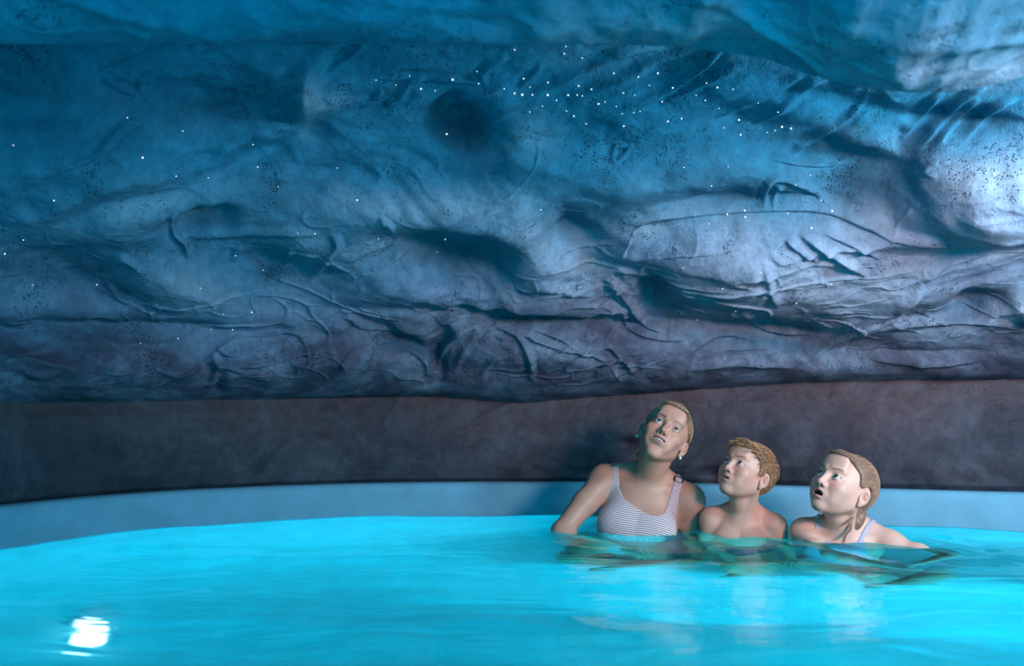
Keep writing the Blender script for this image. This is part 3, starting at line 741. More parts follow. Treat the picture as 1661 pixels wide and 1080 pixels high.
def head_sdf(q, K):
    """head in its own frame: +y is the face, +z the crown, metres for an adult"""
    ax = q.copy(); ax[..., 0] = np.abs(ax[..., 0])
    d = ell(q, (0, -0.016, 0.030), (0.0735, 0.093, 0.082))
    d = smin(d, ell(q, (0, 0.026, -0.022), (0.061, 0.060, 0.074)), 0.03)
    if K.get('kid'):
        d = smin(d, cap(ax, (0.045, -0.005, -0.042), (0.010, 0.058, -0.084), 0.015, 0.013), 0.030)
        d = smin(d, ell(q, (0, 0.068, -0.086), (0.014, 0.012, 0.012)), 0.024)
        d = smin(d, ell(ax, (0.036, 0.048, -0.034), (0.018, 0.020, 0.022)), 0.024)
    else:
        d = smin(d, cap(ax, (0.047, -0.005, -0.045), (0.012, 0.060, -0.094), 0.015, 0.013), 0.028)
        d = smin(d, ell(q, (0, 0.070, -0.096), (0.016, 0.013, 0.013)), 0.022)
    d = smin(d, ell(ax, (0.040, 0.058, -0.018), (0.022, 0.020, 0.019)), 0.024 if K.get('kid') else 0.02)
    d = smin(d, ell(ax, (0.028, 0.064 - 0.004 * K.get('kid', 0), -0.052), (0.018, 0.013, 0.021)), 0.02)
    d = smin(d, ell(q, (0, 0.073, 0.058), (0.045, 0.015, 0.032)), 0.03)
    d = smin(d, cap(ax, (0.012, 0.083, 0.029), (0.042, 0.072, 0.031), 0.0055, 0.005), 0.014)
    d = smax(d, -ell(ax, (0.031, 0.096, 0.008), (0.017, 0.015, 0.013)), 0.012)
    # lids over the eyeball
    ec = np.array((0.031, 0.0735, 0.008), dtype=np.float32)
    lid = sph(ax, ec, 0.0142)
    op = ell(ax, ec + (0.0, 0.014, K.get('gaze', 0.001)), (0.0132, 0.018, K.get('lid', 0.0058)))
    lid = smax(lid, -op, 0.0012)
    d = smin(d, lid, 0.004)
    d = smax(d, -smax(op, sph(ax, ec, 0.0150), 0.001), 0.001)
    # nose
    nz = K.get('nose', 1.0)
    n_ = cap(q, (0, 0.083, 0.022), (0, 0.085 + 0.019 * nz, -0.020), 0.0062, 0.0075)
    n_ = smin(n_, sph(q, np.array((0, 0.086 + 0.019 * nz, -0.022), dtype=np.float32), 0.0088), 0.006)
    n_ = smin(n_, ell(ax, (0.0115, 0.091, -0.027), (0.0065, 0.0095, 0.0068)), 0.006)
    n_ = smin(n_, cap(q, (0, 0.098, -0.028), (0, 0.086, -0.034), 0.0045, 0.005), 0.006)
    d = smin(d, n_, 0.011)
    d = smax(d, -ell(ax, (0.0066, 0.0955, -0.0335), (0.0034, 0.0055, 0.0042)), 0.0025)
    # mouth
    mw, mo = K.get('mw', 0.022), K.get('mo', 0.003)
    d = smin(d, ell(q, (0, 0.080, -0.053), (0.024, 0.011, 0.016)), 0.014)
    sm = K.get('smile', 0.002)
    crv = q.copy(); crv[..., 2] = q[..., 2] - sm * (q[..., 0] / mw)**2; crv[..., 1] = q[..., 1] + 0.010 * (q[..., 0] / mw)**2
    up_ = ell(crv, (0, 0.0905, -0.0480 + mo * 0.4), (mw, 0.0060, 0.0042))
    lo_ = ell(crv, (0, 0.0895, -0.0575 - mo * 1.2), (mw * 0.88, 0.0065, 0.0052))
    d = smin(d, smin(up_, lo_, 0.002), 0.0045)
    d = smax(d, -ell(crv, (0, 0.091, -0.0525 - mo * 0.4), (mw * 0.93, 0.020, mo + 0.0012)), 0.0018)
    # ears
    e = ax - np.array((0.0735, -0.012, -0.006), dtype=np.float32)
    ce, se = math.cos(0.45), math.sin(0.45)
    ex, ey, ez = e[..., 0] * ce - e[..., 1] * -se * -1, e[..., 1] * ce + e[..., 0] * se, e[..., 2]
    ee = np.stack([e[..., 0] * ce + e[..., 1] * se, -e[..., 0] * se + e[..., 1] * ce, ez + 0.12 * e[..., 1]], -1)
    es = K.get('ear', 1.0)
    es *= 0.88
    ear = ell(ee, (0.006, 0.0, 0.0), (0.0085, 0.0175 * es, 0.031 * es))
    ear = smax(ear, -ell(ee, (0.0145, 0.002, 0.002), (0.0100, 0.0125 * es, 0.022 * es)), 0.002)
    ear = smin(ear, ell(ee, (0.006, -0.003, 0.003), (0.004, 0.004, 0.012)), 0.003)
    ear = smin(ear, ell(ee, (0.0045, 0.004, -0.028 * es), (0.0042, 0.0075, 0.009)), 0.005)
    d = smin(d, ear, 0.006)
    return d

def axis_samples(lo, hi, f0, f1, fine, coarse):
    a = np.arange(lo, f0, coarse); b = np.arange(f0, f1, fine); c = np.arange(f1, hi + coarse, coarse)
    return np.concatenate([a, b, c]).astype(np.float32)

def stack(xs, ys, zs):
    return np.stack(np.meshgrid(xs, ys, zs, indexing='ij'), -1).astype(np.float32)

def hand(joints, w_, dirv, side, palm_n, s=1.0, curl=0.35):
    """primitive list of a hand: wrist, pointing direction, lateral direction towards the thumb, palm normal"""
    dirv = np.array(dirv, float); dirv /= np.linalg.norm(dirv)
    palm_n = np.array(palm_n, float); palm_n -= dirv * (palm_n @ dirv); palm_n /= np.linalg.norm(palm_n)
    lat = np.cross(dirv, palm_n) * side
    w_ = np.array(w_, float)
    out = []
    for k, (o, L) in enumerate(((0.030, 0.070), (0.011, 0.078), (-0.009, 0.072), (-0.028, 0.058))):
        base = w_ + dirv * 0.080 * s + lat * o * s
        out.append((w_ + dirv * 0.012 * s + lat * o * 0.5 * s, base, 0.0150 * s, 0.0105 * s, 0.012))
        d1 = dirv * math.cos(curl) + palm_n * math.sin(curl) + lat * o * 1.5
        m_ = base + d1 * L * 0.5 * s
        d2 = dirv * math.cos(curl * 2.2) + palm_n * math.sin(curl * 2.2) + lat * o * 1.5
        out.append((base, m_, 0.0092 * s, 0.0082 * s, 0.003))
        out.append((m_, m_ + d2 * L * 0.45 * s, 0.0082 * s, 0.0066 * s, 0.002))
    t0 = w_ + dirv * 0.025 * s + lat * 0.022 * s
    t1 = t0 + (dirv * 0.6 + lat * 0.75 + palm_n * 0.2) * 0.040 * s
    t2 = t1 + (dirv * 0.9 + lat * 0.25 + palm_n * 0.2) * 0.034 * s
    out += [(t0, t1, 0.0125 * s, 0.0105 * s, 0.01), (t1, t2, 0.0102 * s, 0.0080 * s, 0.003)]
    return out

def build_person(name, label, C):
    hp = np.array(C['head'], dtype=np.float32)             # head centre, world
    hs = C['hscale']
    alpha = math.degrees(math.atan2(hp[0], hp[1]))
    Rh = rot('Z', -alpha) @ rot('Y', C['roll']) @ rot('Z', -C['yaw']) @ rot('X', -C['pitch']) @ rot('Z', 180)
    Rh = Rh.astype(np.float32)
    nb = np.array(C['neck'], dtype=np.float32); S = C['S']
    Rt = (rot('Z', C['tyaw']) @ rot('Y', C['ttilt']) @ rot('X', C['tlean']) @ rot('Z', 180)).astype(np.float32)
    def W(v): return nb + Rt @ (np.array(v, dtype=np.float32) * S)
    KID = C.get('kid')
    sw = 0.165 * C.get('shw', 1.0)
    skull = hp + Rh @ (np.array((0, -0.035, -0.045), dtype=np.float32) * hs)
    jaw_u = hp + Rh @ (np.array((0, 0.020, -0.060), dtype=np.float32) * hs)
    def torso(p):
        q = (p - nb) @ Rt / S
        a = q.copy(); a[..., 0] = np.abs(a[..., 0])
        d = ell(q, (0, 0.0, -0.19), (0.140, 0.098, 0.195))
        d = smin(d, ell(q, (0, -0.012, -0.065), (sw * 0.98, 0.062, 0.058)), 0.05)
        d = smin(d, cap(a, (0.0, -0.018, 0.03), (sw * 0.9, -0.008, -0.030), 0.040, 0.030), 0.04)
        d = smin(d, sph(a, np.array((sw, -0.002, -0.052), dtype=np.float32), 0.050), 0.035)
        d = smin(d, cap(a, (0.022, 0.052, -0.040), (sw * 0.85, 0.022, -0.026), 0.006, 0.006), 0.016)
        d = smin(d, ell(q, (0, 0, -0.37), (0.118, 0.083, 0.13)), 0.06)
        d = smin(d, ell(q, (0, -0.01, -0.50), (0.160, 0.108, 0.10)), 0.06)
        if not KID:
            d = smin(d, ell(a, (0.070, 0.070, -0.200), (0.066, 0.050, 0.062)), 0.05)
            d = smin(d, ell(q, (0, 0.078, -0.215), (0.06, 0.035, 0.05)), 0.04)
        else:
            d = smin(d, ell(a, (0.06, 0.062, -0.13), (0.055, 0.03, 0.045)), 0.04)
        d = d * S
        return d
    def neckf(p):
        r = 0.051 * C.get('nr', 1.0)
        d = cap(p, W((0, -0.008, -0.035)), skull, r * S**0.3, r * 0.98 * hs)
        d = smin(d, cap(p, W((0, 0.012, -0.035)), jaw_u, r * 0.80 * S**0.3, r * 0.72 * hs), 0.03)
        for s in (-1, 1):   # neck tendons down to the notch
            ee = hp + Rh @ (np.array((s * 0.052, -0.018, -0.045), dtype=np.float32) * hs)
            d = smin(d, cap(p, W((-s * -0.016, 0.048, -0.035)), ee, 0.007 * S, 0.012 * S), 0.018)
        return d
    prims = []
    for s, el_, wr, hd, pn in C['arms']:
        sh = W((s * sw, -0.002, -0.055))
        el_, wr = np.array(el_), np.array(wr)
        ar = C.get('ar', 1.0)
        mid = sh * 0.55 + el_ * 0.45
        prims += [(sh, mid, 0.047 * S * ar, 0.043 * S * ar, 0.03), (mid, el_, 0.043 * S * ar, 0.035 * S * ar, 0.02),
                  (el_, el_ * 0.65 + wr * 0.35, 0.035 * S * ar, 0.037 * S * ar, 0.02), (el_ * 0.65 + wr * 0.35, wr, 0.037 * S * ar, 0.024 * S, 0.015)]
        prims += hand(None, wr, hd, s, pn, 0.72 + 0.28 * S if not KID else 0.78)
    for s, kn, an in C['legs']:
        hip = W((s * 0.085, 0.01, -0.52)); kn, an = np.array(kn), np.array(an)
        fd = (an - kn) * (1, 1, 0); fd = fd / np.linalg.norm(fd)
        prims += [(hip, kn, 0.082 * S, 0.052 * S, 0.04), (kn, kn * 0.6 + an * 0.4, 0.050 * S, 0.052 * S, 0.03), (kn * 0.6 + an * 0.4, an, 0.052 * S, 0.033 * S, 0.02),
                  (an - fd * 0.02 * S, an + fd * 0.15 * S + np.array((0, 0, -0.008)), 0.032 * S, 0.019 * S, 0.02)]
    pts = [W((0, 0, -0.65)), W((-0.25, 0, 0)), W((0.25, 0, 0))] + [p for pr in prims for p in pr[:2]] + [hp + 0.15, hp - 0.15]
    pts = np.array(pts)
    lo, hi = pts.min(0) - 0.10, pts.max(0) + 0.10
    fh = 0.135 * hs
    f = C.get('fine', 0.0022)
    xs, ys, zs = [axis_samples(lo[i], hi[i], hp[i] - fh, hp[i] + fh, f, 0.0075) for i in range(3)]
    # hands need a finer grid than the trunk
    G = stack(xs, ys, zs)
    Dd = torso(G)
    for a, b, ra, rb, k in prims:
        l = np.minimum(a, b) - 0.13; h = np.maximum(a, b) + 0.13
        ix = [slice(int(np.searchsorted(ax, l[i])), int(np.searchsorted(ax, h[i]))) for i, ax in enumerate((xs, ys, zs))]
        ix = tuple(ix)
        Dd[ix] = smin(Dd[ix], cap(G[ix], a, b, ra, rb).astype(np.float32), k)
    l = np.minimum(hp, nb) - 0.2; h = np.maximum(hp, nb) + 0.2
    ix = tuple(slice(int(np.searchsorted(ax, l[i])), int(np.searchsorted(ax, h[i]))) for i, ax in enumerate((xs, ys, zs)))
    Dd[ix] = smin(Dd[ix], neckf(G[ix]), 0.030)
    l = hp - 0.16 * hs; h = hp + 0.16 * hs
    ix = tuple(slice(int(np.searchsorted(ax, l[i])), int(np.searchsorted(ax, h[i]))) for i, ax in enumerate((xs, ys, zs)))
    q = (G[ix] - hp) @ Rh / hs
    Hd = head_sdf(q, C) * hs
    # neck blends softly with the underside only
    Dd[ix] = smin(Dd[ix], Hd, 0.012)
    # keep the mouth, eye openings cut
    V, Fc = surface_nets(Dd, xs, ys, zs)
    # tint
    q = (V.astype(np.float32) - hp) @ Rh / hs
    base = np.array(C['skin'])
    col = np.tile(base, (len(V), 1))
    nzv = perlin(V[:, 0] * 9 + V[:, 1] * 5, V[:, 2] * 9, 3)[:, None]
    col *= 1 + 0.07 * nzv
    def put(mask, c, amt=1.0):
        m_ = (mask * amt)[:, None]
        return col * (1 - m_) + np.array(c) * m_
    ax_ = np.abs(q[:, 0]); front = smooth(0.04, 0.06, q[:, 1])
    blush = np.exp(-(((ax_ - 0.040) / 0.018)**2 + ((q[:, 2] + 0.020) / 0.016)**2)) * front
    col = put(blush, base * np.array((1.12, 0.72, 0.72)), 0.5)
    nb_ = np.exp(-((q[:, 0] / 0.010)**2 + ((q[:, 2] + 0.022) / 0.010)**2)) * smooth(0.09, 0.10, q[:, 1])
    col = put(nb_, base * np.array((1.15, 0.7, 0.66)), 0.4)
    mw = C.get('mw', 0.022); mo = C.get('mo', 0.003); smv = C.get('smile', 0.002)
    cz = q[:, 2] - smv * (q[:, 0] / mw)**2
    lip = ((np.abs(q[:, 0]) / (mw * 1.02))**2 + ((cz + 0.0527 + mo * 0.4) / (0.0088 + mo * 0.9))**2)
    lipm_ = (1 - smooth(0.75, 1.1, lip)) * smooth(0.072, 0.078, q[:, 1])
    col = put(lipm_, C['lips'], 0.85)
    inm = ((np.abs(q[:, 0]) / (mw * 0.93))**2 + ((cz + 0.0525 + mo * 0.4) / (mo + 0.0010))**2 < 1.0) * (q[:, 1] > 0.05) * (q[:, 1] < 0.0905 - 0.008 * (q[:, 0] / mw)**2)
    col = put(inm.astype(float), (0.05, 0.012, 0.014), 0.95)
    brow_z = 0.0285 + 0.004 * np.sin(np.clip((ax_ - 0.014) / 0.034, 0, 1) * 2.4)
    brow = np.exp(-((q[:, 2] - brow_z) / (0.0034 - 0.0014 * np.clip((ax_ - 0.014) / 0.034, 0, 1)))**2) * smooth(0.010, 0.016, ax_) * (1 - smooth(0.044, 0.050, ax_)) * front
    col = put(brow, C['brow'], 0.95)
    # bowl and fold of the ear, shade painted in as redder darker skin
    ew = ((q[:, 1] + 0.009) / 0.0085)**2 + ((q[:, 2] + 0.004) / 0.014)**2
    col = put((1 - smooth(0.5, 1.2, ew)) * (ax_ > 0.070), base * np.array((0.70, 0.42, 0.42)), 0.6)
    # lash line and nostrils
    ec = np.array((0.031, 0.0735, 0.008)); qa = np.stack([ax_, q[:, 1], q[:, 2]], -1)
    de = ((qa[:, 0] - ec[0]) / 0.0148)**2 + ((qa[:, 2] - ec[2] - C.get('gaze', 0.001)) / (C.get('lid', 0.0058) + 0.0016))**2
    lash = (1 - smooth(0.0, 0.22, np.abs(de - 0.95))) * front * (np.linalg.norm(qa - ec, axis=1) < 0.0165) * (0.45 + 0.55 * (q[:, 2] > ec[2]))
    col = put(lash, (0.05, 0.03, 0.03), 0.75)
    nos = np.linalg.norm((qa - np.array((0.0066, 0.0955, -0.0335))) / np.array((0.004, 0.006, 0.0045)), axis=1) < 1.0
    col = put(nos.astype(float), (0.09, 0.03, 0.03), 0.8)
    body = mesh_obj(name, V, Fc, M_SKIN, col=np.clip(col, 0, 1))
    org = W((0, 0, -0.5))
    body.data.transform(Matrix.Translation(-Vector([float(v) for v in org])))
    body.location = [float(v) for v in org]
    tag(body, label, 'person')
    Hw = lambda v: hp + Rh @ (np.array(v, dtype=np.float32) * hs)
    # eyes
    gz = np.array(C.get('look', (0, 0.8, 0.5)), float); gz /= np.linalg.norm(gz)
    for s in (-1, 1):
        nu, nv = 32, 24
        a = np.linspace(0, 2 * math.pi, nu, endpoint=False)[:, None]; b = np.linspace(-math.pi / 2, math.pi / 2, nv)[None]
        E = np.stack([np.cos(b) * np.cos(a), np.cos(b) * np.sin(a), np.sin(b) + 0 * a], -1)
        # poles along the gaze so the iris is a clean disc
        t1 = np.cross(gz, (1, 0, 0)); t1 /= np.linalg.norm(t1); t2 = np.cross(gz, t1)
        E = E[..., :1] * t1 + E[..., 1:2] * t2 + E[..., 2:] * gz
        ca = (E @ gz)
        cc = np.tile(np.array((0.50, 0.50, 0.52)), E.shape[:2] + (1,))
        cc[ca > math.cos(0.55)] = C['iris']; cc[ca > math.cos(0.24)] = (0.005, 0.005, 0.006)
        Ev = np.array((s * 0.031, 0.0735, 0.008)) + E * 0.0128
        Ev = hp + (Ev.reshape(-1, 3) * hs) @ Rh.T
        mesh_obj('eye', Ev, grid_faces(nu, nv, closed=True), M_EYE, body, col=cc.reshape(-1, 3))
    return dict(body=body, hp=hp, Rh=Rh, hs=hs, torso=torso, W=W, Rt=Rt, nb=nb, S=S, Hw=Hw, neckf=neckf)

def poly_sd(x, y, poly):
    poly = np.array(poly, float); n = len(poly)
    d = np.full(x.shape, 1e18); ins = np.zeros(x.shape, bool)
    for i in range(n):
        a, b = poly[i], poly[(i + 1) % n]; e = b - a
        wx, wy = x - a[0], y - a[1]
        h = np.clip((wx * e[0] + wy * e[1]) / (e @ e + 1e-9), 0, 1)
        d = np.minimum(d, (wx - e[0] * h)**2 + (wy - e[1] * h)**2)
        c = ((a[1] > y) != (b[1] > y)) & (x < (b[0] - a[0]) * (y - a[1]) / (b[1] - a[1] + 1e-12) + a[0])
        ins ^= c
    return np.where(ins, -1, 1) * np.sqrt(d)

def garment(name, B, polys, thick, mat, lo, hi, step=0.0035, zmin=None, tint=None):
    """cloth shell that follows the trunk: outline polygons are given as the front view of the garment"""
    xs, ys, zs = [np.arange(lo[i], hi[i], step, dtype=np.float32) for i in range(3)]
    G = stack(xs, ys, zs)
    d = smin(B['torso'](G), B['neckf'](G), 0.03)
    shell = np.maximum(d - thick, -(d + 0.004))
    gx_, gy_ = project(G)
    sc_ = F / 3.15
    m = np.full(d.shape, 1e9)
    for pl in polys: m = np.minimum(m, poly_sd(gx_, gy_, pl) / sc_)
    D_ = smax(shell, m, 0.002)
    V, Fc = surface_nets(D_, xs, ys, zs)
    c = None
    if tint: c = tint(V)
    return mesh_obj(name, V, Fc, mat, B['body'], col=c)

def hair_cap(B, keep, extra, colr, name='hair', step=0.0024, lumps=0.0005, thick=0.0055):
    """solid hair mass in the head frame, plus the strands added afterwards"""
    g = np.arange(-0.15, 0.15, step, dtype=np.float32)
    gz_ = np.arange(-0.17, 0.15, step, dtype=np.float32)
    G = stack(g, g, gz_)
    d = ell(G, (0, -0.016, 0.030), (0.0795, 0.0975, 0.0885))
    d = smin(d, core_sdf(G) - thick, 0.006)
    k = keep(G)
    d = smax(d, -k, 0.006)
    for e in extra: d = smin(d, e(G), 0.012)
    az = np.arctan2(G[..., 0], G[..., 2] - 0.0)
    d = d + lumps * np.sin(az * 40 + 6 * G[..., 1] / 0.05)
    return surface_nets(d, g, g, gz_)

def strands(paths, r, cols):
    Vs, Fs, Cs = [], [], []; n0 = 0
    for pth, c in zip(paths, cols):
        p = np.array(pth); m_ = len(p)
        t = np.gradient(p, axis=0); t /= np.linalg.norm(t, axis=1, keepdims=True) + 1e-9
        a = np.cross(t, (0.3, 0.2, 1.0)); a /= np.linalg.norm(a, axis=1, keepdims=True) + 1e-9
        b = np.cross(t, a)
        w_ = r * np.sin(np.linspace(0.35, math.pi - 0.08, m_))[:, None]
        V_ = np.stack([p + a * w_, p + b * w_, p - a * w_, p - b * w_], 1)  # m,4,3
        Vs.append(V_.reshape(-1, 3))
        for i in range(m_ - 1):
            for j in range(4):
                Fs.append((n0 + i * 4 + j, n0 + i * 4 + (j + 1) % 4, n0 + (i + 1) * 4 + (j + 1) % 4, n0 + (i + 1) * 4 + j))
        Cs.append(np.tile(c, (m_ * 4, 1))); n0 += m_ * 4
    return np.concatenate(Vs), np.array(Fs), np.concatenate(Cs)

def finish_hair(B, Vc1, Fc1, col, paths, r, seed=0, var=0.35):
    rs = np.random.default_rng(seed)
    col = np.array(col)
    c1 = np.tile(col * 0.62, (len(Vc1), 1)) * (1 + 0.25 * perlin(Vc1[:, 0] * 150, Vc1[:, 2] * 40 + Vc1[:, 1] * 30, 3)[:, None])
    if paths:
        cs = [col * (1 + var * (rs.random() * 2 - 1)) * np.array((1, 1 - 0.06 * rs.random(), 1 - 0.15 * rs.random())) for _ in paths]
        V2, F2, C2 = strands(paths, r, cs)
        V = np.concatenate([Vc1, V2]); Fq = np.concatenate([Fc1, F2 + len(Vc1)]); C_ = np.concatenate([c1, C2])
    else:
        V, Fq, C_ = Vc1, Fc1, c1
    Vw = B['hp'] + (V.astype(np.float32) * B['hs']) @ B['Rh'].T
    return mesh_obj('hair', Vw, Fq, M_HAIR, B['body'], col=np.clip(C_, 0, 1))

SC = np.array((0, -0.018, 0.030)); SR = np.array((0.0800, 0.0985, 0.0895))
LIFT = [0.0062]
def on_scalp(p, lift=0.0):
    """push points out to the hair surface along rays from the middle of the skull"""
    p = np.atleast_2d(p).astype(float)
    u = (p - SC) / np.linalg.norm((p - SC) / SR, axis=1, keepdims=True)
    lo_, hi_ = np.full(len(p), 0.6), np.full(len(p), 1.6)
    for _ in range(14):
        m_ = (lo_ + hi_) / 2
        x = (SC + u * m_[:, None]).astype(np.float32)
        dd = np.minimum(ell(x, SC, SR * 0.995), core_sdf(x) - LIFT[0])
        hi_ = np.where(dd > 0, m_, hi_); lo_ = np.where(dd > 0, lo_, m_)
    r = SC + u * (lo_ * (1 + lift))[:, None]
    return r

def hairline(y, pts):
    ys_, zs_ = zip(*pts)
    return np.interp(y, ys_, zs_)

# ------------------------------------------------------------------ the three bathers
def hl_start(sx, y, pts, dz=0.0):
    z = hairline(y, pts) + dz
    r2 = 1 - ((y - SC[1]) / SR[1])**2 - ((z - SC[2]) / SR[2])**2
    return np.array((sx * SR[0] * math.sqrt(max(r2, 0.0)), y, z))

def keep_fn(pts):
    def k(G): return G[..., 2] - np.interp(G[..., 1], *zip(*pts)).astype(np.float32)
    return k

def comb(start, mids, end, n_=14, lift=0.02, jit=0.004, rs=None):
    ctrl = [start] + list(mids) + [end]
    ctrl = np.array(ctrl)
    if rs is not None: ctrl[1:] += rs.normal(0, jit, ctrl[1:].shape)
    t = np.linspace(0, len(ctrl) - 1, n_)
    pts = np.stack([np.interp(t, np.arange(len(ctrl)), ctrl[:, i]) for i in range(3)], -1)
    for _ in range(2): pts[1:-1] = (pts[:-2] + 2 * pts[1:-1] + pts[2:]) / 4
    return on_scalp(pts, 0.0 + 0.010 * np.sin(np.arange(len(pts)) * 0.9 + pts[0, 1] * 90))

def teeth(B, half, z0, h, y0):
    n_ = 17
    V_ = []
    for i in range(n_):
        x = -half + 2 * half * i / (n_ - 1)
        y = y0 - 0.013 * (x / 0.022)**2
        nick = 0.0006 * abs(math.sin(i * math.pi / 2))
        for dy, dz in ((0, 0), (0, -h + nick), (-0.004, -h + nick), (-0.004, 0)):
            V_.append((x, y + dy, z0 + dz))
    V_ = B['hp'] + (np.array(V_, dtype=np.float32) * B['hs']) @ B['Rh'].T
    fs = []
    for i in range(n_ - 1):
        for j in range(4):
            fs.append((i * 4 + j, i * 4 + (j + 1) % 4, (i + 1) * 4 + (j + 1) % 4, (i + 1) * 4 + j))
    mesh_obj('teeth', V_, fs, M_TEETH, B['body'])

def surf_point(B, px, py, y0=2.4, y1=3.6):
    ys_ = np.linspace(y0, y1, 600)
    d = cam_ray(px, py)
    p = (np.array([0, 0, H]) + d[None] * (ys_ / d[1])[:, None]).astype(np.float32)
    s = np.minimum(B['torso'](p), B['neckf'](p))
    return p[int(np.argmax(s < 0))]

# ---- woman
WOMAN = dict(head=at_y(1077, 708, 3.10), hscale=1.05, roll=27, yaw=7, pitch=24, neck=at_y(1053, 771, 3.20), S=1.0,
             tyaw=-14, ttilt=12, tlean=-10, shw=0.97, nr=0.98,
             arms=[(1, at_y(911, 862, 3.12), (0.36, 3.00, -0.17), (0.6, -0.55, -0.35), (0, 0.1, -1)),
                   (-1, (0.665, 3.24, -0.11), (0.62, 2.98, -0.27), (-0.25, -0.9, -0.1), (0, 0.1, -1))],
             legs=[(1, (0.20, 3.00, -0.35), (0.44, 2.97, -0.37)), (-1, (0.59, 2.97, -0.36), (0.40, 2.88, -0.37))],
             skin=(0.56, 0.29, 0.205), lips=(0.48, 0.17, 0.16), brow=(0.07, 0.035, 0.022), iris=(0.04, 0.06, 0.07),
             mw=0.024, mo=0.0042, smile=0.0045, lid=0.0055, gaze=0.0012, look=(-0.10, 0.90, 0.30))
B = build_person('person', 'woman in a pale striped swimsuit leaning back on the pool rim and looking up', WOMAN)
teeth(B, 0.0185, -0.0475, 0.0065, 0.0865)
for s in (-1, 1):
    c = B['Hw']((s * 0.081, -0.008, -0.0395))
    V_ = np.array([(math.cos(b) * math.cos(a), math.cos(b) * math.sin(a), math.sin(b)) for a in np.linspace(0, 2 * math.pi, 16, endpoint=False) for b in np.linspace(-math.pi / 2, math.pi / 2, 10)])
    mesh_obj('earring', V_ * 0.0048 + c, grid_faces(16, 10, closed=True), M_PEARL, B['body'])
hlw = [(-.12, -.080), (-.065, -.062), (-.045, -.02), (-.030, .028), (0, .034), (.022, .040), (.040, .056), (.055, .071), (.075, .080)]
Vh, Fh = hair_cap(B, keep_fn(hlw), [lambda G: ell(G, (0.0, -0.118, -0.035), (0.036, 0.026, 0.034))], None, thick=0.0095)
LIFT[0] = 0.0102
rs = np.random.default_rng(5); paths = []
for i in range(520):
    sx = rs.choice((-1, 1)); y = rs.uniform(-0.04, 0.072)
    st = hl_start(sx, y, hlw, rs.uniform(-0.002, 0.03))
    paths.append(comb(st, [np.array((sx * 0.06 * rs.random(), -0.03, 0.10 - 0.5 * max(0, 0.06 - y)))], np.array((sx * 0.012, -0.115, -0.02)), rs=rs, jit=0.003))
for i in range(30):   # damp wisps at the nape
    sx = rs.choice((-1, 1)); a = np.array((sx * rs.uniform(0.03, 0.06), -0.07, -0.05))
    paths.append(np.array([a + np.array((sx * 0.006 * t, 0.01 * t, -0.045 * t)) + 0.002 * rs.normal(size=3) for t in np.linspace(0, 1, 8)]))
finish_hair(B, Vh, Fh, (0.50, 0.30, 0.16), paths, 0.00095, 1)
suit = [(989, 722), (998, 722), (1003, 744), (1004, 764), (1004, 791), (1012, 809), (1030, 822), (1048, 832), (1066, 836), (1077, 832), (1083, 818), (1090, 793), (1093, 784), (1099, 768), (1104, 757),
        (1114, 757), (1112, 769), (1107, 784), (1102, 800), (1100, 818), (1097, 838), (1097, 870), (1120, 1010), (1050, 1050), (930, 1010), (938, 900), (940, 852), (947, 833), (958, 811), (976, 798), (990, 784), (994, 773), (993, 750)]
def stripe_t(V):
    q = (V.astype(np.float32) - B['nb']) @ B['Rt']
    v = q[:, 2] / 0.0074 + 0.9 * np.sin(q[:, 0] * 22) + 60 - 60 * np.maximum(q[:, 1] * 0, 0)
    return np.stack([v, v, v], -1)
garment('swimsuit', B, [suit], 0.0035, M_STRIPE, (0.12, 2.98, -0.47), (0.80, 3.45, 0.32), 0.0034, tint=stripe_t)
for (px, py), (qx, qy) in (((1000.5, 750), (1003, 763)), ((1100.5, 779), (1096, 791))):
    c = surf_point(B, px, py); c2 = surf_point(B, qx, qy)
    t = (c2 - c); t /= np.linalg.norm(t)
    nrm = (np.array([0, 0, H]) - c); nrm -= t * (nrm @ t); nrm /= np.linalg.norm(nrm)
    b_ = np.cross(t, nrm)
    V_, n_ = [], 28
    for i in range(n_):
        a = 2 * math.pi * i / n_
        ca, sa = math.cos(a), math.sin(a)
        k = 1 / max(abs(ca)**4 + abs(sa)**4, 1e-6)**0.25
        for j in range(8):
            e = 2 * math.pi * j / 8
            rr_ = 1 + 0.0019 * math.cos(e) / 0.014
            V_.append(c + b_ * 0.0155 * ca * k * rr_ + t * 0.0125 * sa * k * rr_ + nrm * (0.0065 + 0.0019 * math.sin(e)))
    mesh_obj('buckle', np.array(V_), np.concatenate([grid_faces(n_, 8, closed=True), [[i * 8 + 7, ((i + 1) % n_) * 8 + 7, ((i + 1) % n_) * 8, i * 8] for i in range(n_)]]), M_BUCKLE, B['body'])

LIFT[0] = 0.0062
# ---- boy
BOY = dict(head=at_y(1210, 770, 3.00), hscale=0.97, roll=6, yaw=42, pitch=25, neck=at_y(1206, 829, 3.05), S=0.78, kid=True,
           tyaw=-22, ttilt=4, tlean=-4, shw=0.84, nr=0.84, ar=0.85,
           arms=[(1, (0.665, 3.04, -0.14), (0.72, 2.84, -0.25), (0.4, -0.8, 0.0), (0, 0.1, -1)),
                 (-1, (0.955, 3.02, -0.14), (0.90, 2.86, -0.26), (-0.3, -0.9, 0.0), (0, 0.1, -1))],
           legs=[(1, (0.72, 2.83, -0.34), (0.79, 2.88, -0.37)), (-1, (0.84, 2.86, -0.34), (0.76, 2.81, -0.37))],
           skin=(0.66, 0.355, 0.265), lips=(0.50, 0.19, 0.18), brow=(0.15, 0.075, 0.045), iris=(0.03, 0.04, 0.04), nose=0.62, ear=1.05,
           mw=0.0185, mo=0.0032, smile=-0.002, lid=0.0070, gaze=0.0016, look=(0.0, 0.88, 0.34))
